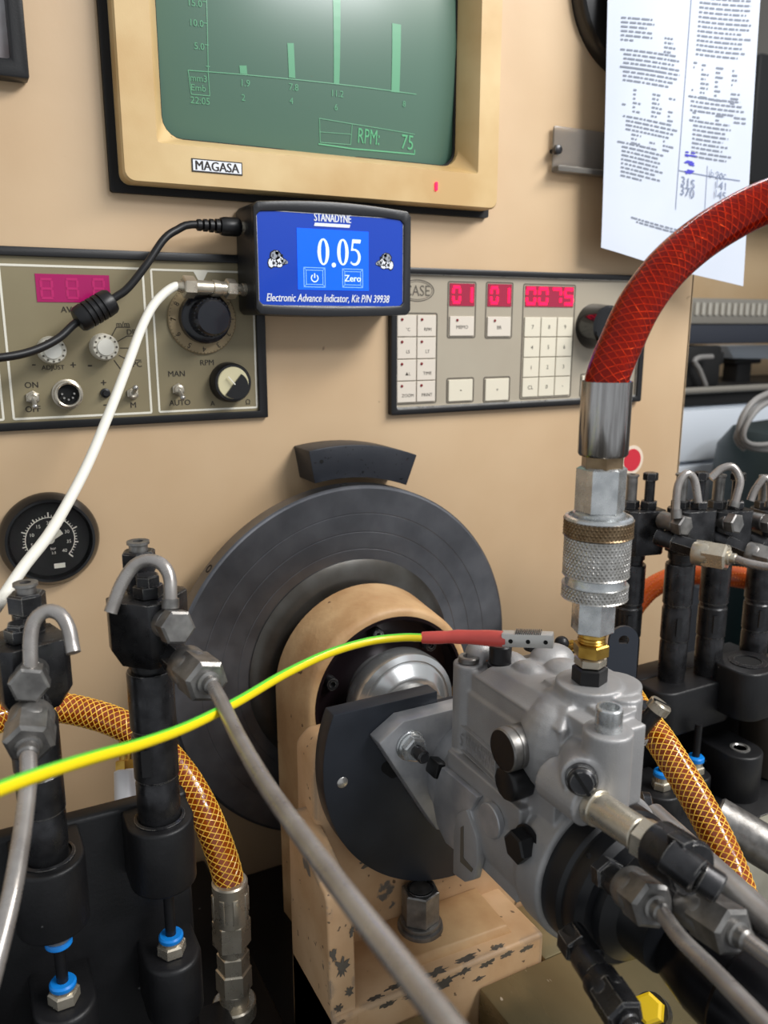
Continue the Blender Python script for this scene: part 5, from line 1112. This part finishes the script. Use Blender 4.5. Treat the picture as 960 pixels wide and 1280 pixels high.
# black lever strip with a hole
lv = thing('lever_strip', 'dark steel strip with a round hole standing behind the pump', 'strip', at(775, 885, d=500))
e_ = RGT; cpt = at(779, 800, d=500); up_ = (cpt - at(772, 888, d=505)).normalized(); mr = 8.8
poly = [(mr * math.cos(math.pi * k / 14), mr * math.sin(math.pi * k / 14)) for k in range(15)] + [(-9.5, -52), (9.5, -52)]
fm = FR(cpt, -FWD, RGT); fm = Matrix((RGT, up_, RGT.cross(up_))).transposed().to_4x4(); fm.translation = cpt
cir = [(3.2 * math.cos(math.pi * k / 14), 3.2 * math.sin(math.pi * k / 14)) for k in range(15)] + [(-2.6, -1.9), (2.6, -1.9)]
mb = MB(); mb.ring(poly, cir, fm, -1.5, 1.5); mb.build('strip', mat('strip_steel', (62, 66, 74), .4, .5), lv)

# hoses on the right
hp = [at(u, v, d=d) for u, v, d in ((770, 840, 740), (778, 790, 745), (795, 755, 750), (822, 730, 752), (860, 718, 752), (910, 720, 745), (960, 728, 735), (1030, 742, 720))]; hp = carry(hp, (1, 4), (1, 12), (1, 20))
hose('orange_hose', 'ribbed orange hose arching behind the far injectors', hp, 9.5, M_ORHOSE, mat('orange_rib', (240, 140, 50), .35), 6, 14, .45, .1)
hp = [at(u, v, d=d) for u, v, d in ((776, 850, 560), (790, 875, 540), (803, 896, 520), (825, 925, 500), (858, 978, 480), (890, 1035, 462), (915, 1090, 448), (932, 1140, 440), (942, 1180, 436), (950, 1215, 432), (975, 1262, 426), (1010, 1310, 420))]
hose('amber_hose', 'amber braided hose running down beside the pump to the lower right corner', hp, 9.0, M_AMBER, M_YARN, 10, 38, .36, .05)
# hose clamp
hc = thing('hose_clamp', 'dark hose clamp with slotted screw around the amber hose beside the pump', 'clamp', at(806, 905, d=500))
q0 = at(803, 897, d=519); q1 = at(812, 908, d=511); dd = (q1 - q0).normalized(); mb = MB(); mb.lathe([(9.4, -4), (10.2, -4), (10.2, 5), (9.4, 5)], FR(q0, dd), 32, capa=False, capb=False); mb.build('band', M_OXIDE, hc)
s0_, s1_ = at(798, 915, d=492), at(820, 888, d=488); sd = (s1_ - s0_).normalized(); mb = MB(); mb.cyl(s0_, s1_, 5.0, c=.5); mb.build('screw_barrel', M_OXIDE, hc)
mb = MB(); mb.lathe([(6.8, 0), (6.8, 5), (6, 6), (.01, 6)], FR(s1_, sd), 28); sh_ = mb.build('screw_head', M_NICKEL, hc); mb = MB(); mb.box((0, 0, 6), (14, 1.5, .8), FR(s1_, sd, V((1, 0, -1)))); mb.build('screw_slot', M_DARKVOID, sh_)
pl_ = spline([at(u, v, d=497) for u, v in ((797, 920), (804, 928), (810, 924), (806, 932))], 1.5); mb = MB(); mb.tube(pl_, .8, 8); mb.build('spring_wire', M_STEEL, hc)
# delivery pipes leaving the pump
pipe('grey delivery pipe with hex nut leaving the back of the pump', (B1, B1 + d1 * 20), [at(u, v, d=d) for u, v, d in ((850, 1172, 322), (890, 1212, 300), (930, 1253, 280), (970, 1295, 262), (1010, 1340, 248))], 3.3, af=18)
pipe('dark delivery pipe with hex nut at the lower frame edge beside yellow cap', (B2, B2 + d2 * 22), [at(u, v, d=d) for u, v, d in ((820, 1325, 300), (860, 1380, 280))], 3.2, nm=M_OXIDE, af=15)
pipe('grey delivery pipe with large nut crossing the amber hose', (B3_, B3_ + d3 * 26), [at(u, v, d=d) for u, v, d in ((965, 1200, 312), (1010, 1230, 295))], 3.4, af=18)
t_ = thing('tie_rod', 'long grey steel rod running out behind the black outlet block', 'rod', at(845, 1055, d=420)); mb = MB(); mb.cyl(at(815, 1020, d=445), at(1010, 1200, d=352), 7.5, n=28); mb.build('rod', M_PIPE, t_)
# yellow plastic cap
q = at(812, 1262, d=430); yc = thing('yellow_cap', 'small bright yellow plastic cap near the lower edge', 'cap', q)
mb = MB(); mb.lathe([(9, -16), (9, -3)], FR(q, V((-.62, -.3, .7))), 24); mb.build('stem', M_OXIDE, yc); mb = MB(); mb.hexa(q - V((-.62, -.3, .7)).normalized() * 6, q + V((-.62, -.3, .7)).normalized() * 6, 13.5, .2, .14); mb.build('cap', M_YCAP, yc)

# ================================================================== GROUND WIRE WITH CLIP
k0, k1 = at(628, 799, d=448), at(692, 801, d=440); kd = (k1 - k0).normalized()
gw = thing('ground_wire', 'yellow and green striped ground wire with red sleeved clip on the pump', 'wire', k0)
fm = FR(k0, kd, Z); L_ = (k1 - k0).length
mb = MB(); mb.box((0.5, 0, L_ / 2), (7.6, 7, L_), fm); jaw = mb.build('clip_jaw', M_CLIP, gw, bevel=.7)
mb = MB()
for k in range(13): mb.box((4.6, 0, L_ * .28 + k * L_ * .04), (1.2, 6.4, L_ * .02), fm)
mb.build('jaw_teeth', M_OXIDE, jaw)
for k in (.18, .52, .86):
    c = fm @ V((.3, 0, L_ * k)); side = (CAM - c); nn_ = fm.to_3x3() @ V((0, 1, 0)); nn_ = nn_ if nn_.dot(side) > 0 else -nn_; mb = MB(); mb.cyl(c + nn_ * 3.3, c + nn_ * 3.75, 1.2, n=14); mb.build('rivet_hole', M_DARKVOID, jaw)
a_, b_, c_ = at(528, 797, d=458), at(572, 796, d=454), at(632, 799, d=448)
mb = MB(); P_ = spline([a_, at(545, 797, d=456), b_, at(600, 797, d=451), c_], 2); mb.tube(P_, lambda t: 3.3 + .9 * min(1, max(0, (t - .30) * 9)) + .3 * math.sin(t * 9), 20); mb.build('red_sleeve', M_REDSL, gw)
wp = [at(540, 797, d=457)] + [at(u, v, d=d) for u, v, d in ((528, 797, 457), (500, 797, 455), (460, 802, 448), (410, 817, 432), (355, 843, 408), (295, 878, 375), (235, 908, 342), (175, 930, 310), (115, 947, 282), (55, 966, 258), (0, 986, 240), (-50, 1008, 225))]; wp = carry(wp, (1.1, 4), (1.2, 10), (1.1, 20), (1, 30))
P_ = spline(wp, 2.5); fr_ = frames(P_)
def halftube(g0_, g1_, r):
    mb = MB(); n = 10; vs = []; fs = []
    for p, a, b, t in fr_:
        for k in range(n + 1): g_ = g0_ + (g1_ - g0_) * k / n; vs.append(p + a * (r * math.cos(g_)) + b * (r * math.sin(g_)))
    for i in range(len(fr_) - 1):
        for k in range(n): fs.append((i * (n + 1) + k, i * (n + 1) + k + 1, (i + 1) * (n + 1) + k + 1, (i + 1) * (n + 1) + k))
    mb.add(vs, fs); return mb
tw = .35
halftube(tw - .9, tw + .9, 2.3).build('green_stripe', M_GRN, gw); halftube(tw + .9, tw + 2 * math.pi - .9, 2.3).build('yellow_insulation', M_YEL, gw)

# ================================================================== SLOTTED BED PLATES IN FRONT OF THE PEDESTAL
sp_ = thing('slotted_table', 'scratched oily steel slide plates in front of the pedestal base', 'slide', (280, -330, -470))
mb = MB(); mb.bb(262, 384, -420, -251, -470, -416); mb.bb(315, 384, -251, -201, -470, -416); mb.build('slide_plate', M_BED, sp_, bevel=1.5)
mb = MB(); mb.bb(150, 240, -420, -251, -470, -416); mb.build('slide_plate', M_BED, sp_, bevel=1.5)
mb = MB(); mb.bb(240, 262, -420, -251, -470, -446); mb.build('slot_floor', M_DARKVOID, sp_)
# grating and chips tray beside the pump
tr = thing('chip_tray', 'speckled grey drip tray under the tail of the pump', 'tray', (400, -330, -440)); mb = MB(); mb.bb(386, 432, -420, -200, -470, -430); mb.build('tray', mat('speckled_tray', (60, 60, 58), .5, .3, c2=(170, 168, 160), ns=170, thr=(.52, .6)), tr, bevel=1)

# ================================================================== WORKSHOP BEYOND THE CONSOLE
def bgbox(nm, label, cat, u0, v0, u1, v1, y, dep, m, bevel=3):
    a, b = at(u0, v0, y=y), at(u1, v1, y=y); mb = MB(); mb.bb(min(a.x, b.x), max(a.x, b.x), y, y + dep, min(a.z, b.z), max(a.z, b.z)); return mb.build(nm, m, None, label, cat, bevel=bevel)
far = thing('far_bench', 'second beige test bench standing beyond the console edge', 'bench', (1500, 700, -1100))
def fb(nm, x0, x1, y0, y1, z0, z1, m, bevel=3): mb = MB(); mb.bb(x0, x1, y0, y1, z0, z1); return mb.build(nm, m, far, bevel=bevel)
yq = 520
q = lambda u, v, y=yq: at(u, v, y=y)
z1 = q(900, 373).z; z2 = q(900, 405).z; z3 = q(900, 430).z; zlow = q(900, 478).z
fb('back_panel', 700, 2300, 760, 800, -1100, 420, M_BGBEIGE)
fb('vent_rail', 700, 2300, yq, yq + 60, z2, z1, M_BGGREY)
x = q(864, 385).x
for k in range(26):
    mb = MB(); xx = x + 8 + k * 17; mb.bb(xx, xx + 8, yq - 4, yq + 2, z2 + (z1 - z2) * .35, z2 + (z1 - z2) * .82); mb.build('vent_fin', mat('fin_grey', (172, 168, 158), .5) if 'fin_grey' not in MATS else MATS['fin_grey'], far)
fb('dark_fascia', 700, 2300, yq + 4, yq + 60, z3, z2, M_BGNAVY)
fb('work_shelf', 700, 2300, yq - 60, yq + 240, q(900, 500).z, q(900, 484).z, M_BLKM)
mb = MB(); mb.cyl(V((700, yq - 70, zlow - 6)), V((2300, yq - 70, zlow - 6)), 6, n=16); mb.build('chrome_rail', M_BGGREY, far)
wc = thing('white_cabinet', 'white two drawer cabinet seen past the console edge', 'cabinet', (1200, 600, -1100))
zc0 = q(880, 568).z
def wb(nm, x0, x1, y0, y1, z0, z1_): mb = MB(); mb.bb(x0, x1, y0, y1, z0, z1_); mb.build(nm, M_BGWHITE, wc, bevel=3)
wb('carcass', 705, 1700, yq - 50, yq + 230, -1100, q(880, 503).z); wb('drawer_front', 708, 1690, yq - 66, yq - 50, zc0 + 4, q(880, 506).z); wb('drawer_front', 708, 1690, yq - 66, yq - 50, q(880, 640).z, zc0 - 4)
# things on the far shelf
mc = thing('bench_vice', 'dark clamp with a bent grey handle on the far shelf', 'clamp', q(875, 480)); a = q(862, 432); b = q(895, 482); mb = MB(); mb.bb(a.x - 30, b.x - 14, yq - 20, yq + 60, b.z, a.z); mb.build('body', M_BLKM, mc, bevel=6)
mb = MB(); mb.bb(b.x - 22, b.x + 6, yq - 10, yq + 40, b.z + 40, a.z - 12); mb.build('jaw', M_BLKM, mc, bevel=5)
mb = MB(); mb.tube(spline([at(u, v, y=yq - 40) for u, v in ((882, 482), (874, 462), (868, 452), (874, 447), (890, 446))], 5), 5, 12); mb.build('handle', M_GREYHOSE, mc)
y6 = 600
def q6(u, v): return at(u, v, y=y6)
wj = thing('white_fixture', 'white angular fixture on dark legs under the far rail', 'fixture', q6(940, 480)); a = q6(909, 432); b = q6(962, 447); mb = MB(); z_a, z_b = a.z, b.z; mb.add([(a.x, y6, z_a), (a.x + 160, y6, z_a), (a.x + 160, y6, z_b - 4), (a.x + 24, y6, z_b), (a.x, y6 + 70, z_a), (a.x + 160, y6 + 70, z_a), (a.x + 160, y6 + 70, z_b - 4), (a.x + 24, y6 + 70, z_b)], [(0, 3, 2, 1), (4, 5, 6, 7), (0, 1, 5, 4), (1, 2, 6, 5), (2, 3, 7, 6), (3, 0, 4, 7)]); mb.build('head', M_BGWHITE, wj, bevel=3)
mb = MB(); mb.bb(q6(928, 450).x, q6(946, 450).x, y6 + 10, y6 + 50, q6(940, 483).z, z_b + 2); mb.build('leg', M_BLKM, wj, bevel=4); mb = MB(); mb.bb(q6(922, 450).x, q6(955, 450).x, y6 + 5, y6 + 55, q6(940, 455).z, z_b); mb.build('yoke', M_BLKM, wj, bevel=4)
# dark green drum with coiled hoses
gd = thing('green_drum', 'dark green rounded bin with grey hoses coiled over it', 'bin', q(960, 640, 290)); cgd = at(990, 580, y=290)
mb = MB(); mb.lathe([(120, -1100 - cgd.z), (126, -300), (128, -40), (122, 30), (100, 60), (50, 72), (.01, 74)], wmat(cgd), 48); mb.build('drum', M_BGGREEN, gd)
def coil(pts, y, r=9):
    mb = MB(); mb.tube(spline([at(u, v, y=y) for u, v in pts], 6), r, 12); return mb.build('coiled_hose', M_GREYHOSE, gd)
coil([(975, 486), (945, 500), (928, 522), (924, 545), (935, 558), (960, 562), (985, 560)], 150, 4.5); coil([(985, 494), (952, 508), (934, 530), (930, 548), (945, 556), (985, 552)], 140, 3.5); coil([(990, 500), (960, 500), (940, 515), (921, 540), (921, 552), (930, 562)], 156, 3)
cab = thing('black_cabinet', 'black equipment cabinet above the far bench', 'cabinet', (1700, 560, 60)); a = at(940, 62, y=560); b = at(936, 228, y=560)
mb = MB(); mb.bb(b.x, 2400, 560, 750, b.z, a.z); mb.build('carcass', M_BLK, cab, bevel=6)
dw_ = thing('dark_bin', 'black storage box low behind the far injectors', 'box', at(960, 790, y=260)); a = at(862, 738, y=200); b = at(1100, 880, y=200); mb = MB(); mb.bb(700, 1020, 200, 420, -1100, at(940, 738, y=200).z); mb.build('box', mat('bin_black', (20, 22, 28), .5), dw_, bevel=8)
# small things behind the pump
bk = thing('bleed_knob', 'small black ball knob on a brass stem just behind the pump top', 'knob', at(700, 804, d=560)); kp = at(702, 804, d=560)
mb = MB(); mb.sph(kp, 5.0); mb.build('ball', M_BLK, bk); mb = MB(); mb.cyl(kp + V((3, 2, -2)), kp + V((30, 10, -14)), 2.6); mb.build('stem', M_BRASS, bk); mb = MB(); mb.hexa(kp + V((12, 5, -6)), kp + V((18, 7, -9)), 8); mb.build('stem_nut', M_BRASS, bk)
cn = at(972, 930, d=735); ct = thing('round_canister', 'brownish grey round canister beside the far rack at the picture edge', 'canister', (cn.x, cn.y, -386)); mb = MB(); mb.lathe([(31, -386), (33, -384), (33, -300), (31, -292), (20, -288), (.01, -287)], wmat((cn.x, cn.y, 0)), 40); mb.build('shell', mat('canister_grey', (96, 88, 80), .3, .6), ct); mb = MB(); mb.lathe([(34, -330), (34.6, -329), (34.6, -324), (34, -323)], wmat((cn.x, cn.y, 0)), 40); mb.build('rim_band', M_DSTEEL, ct)
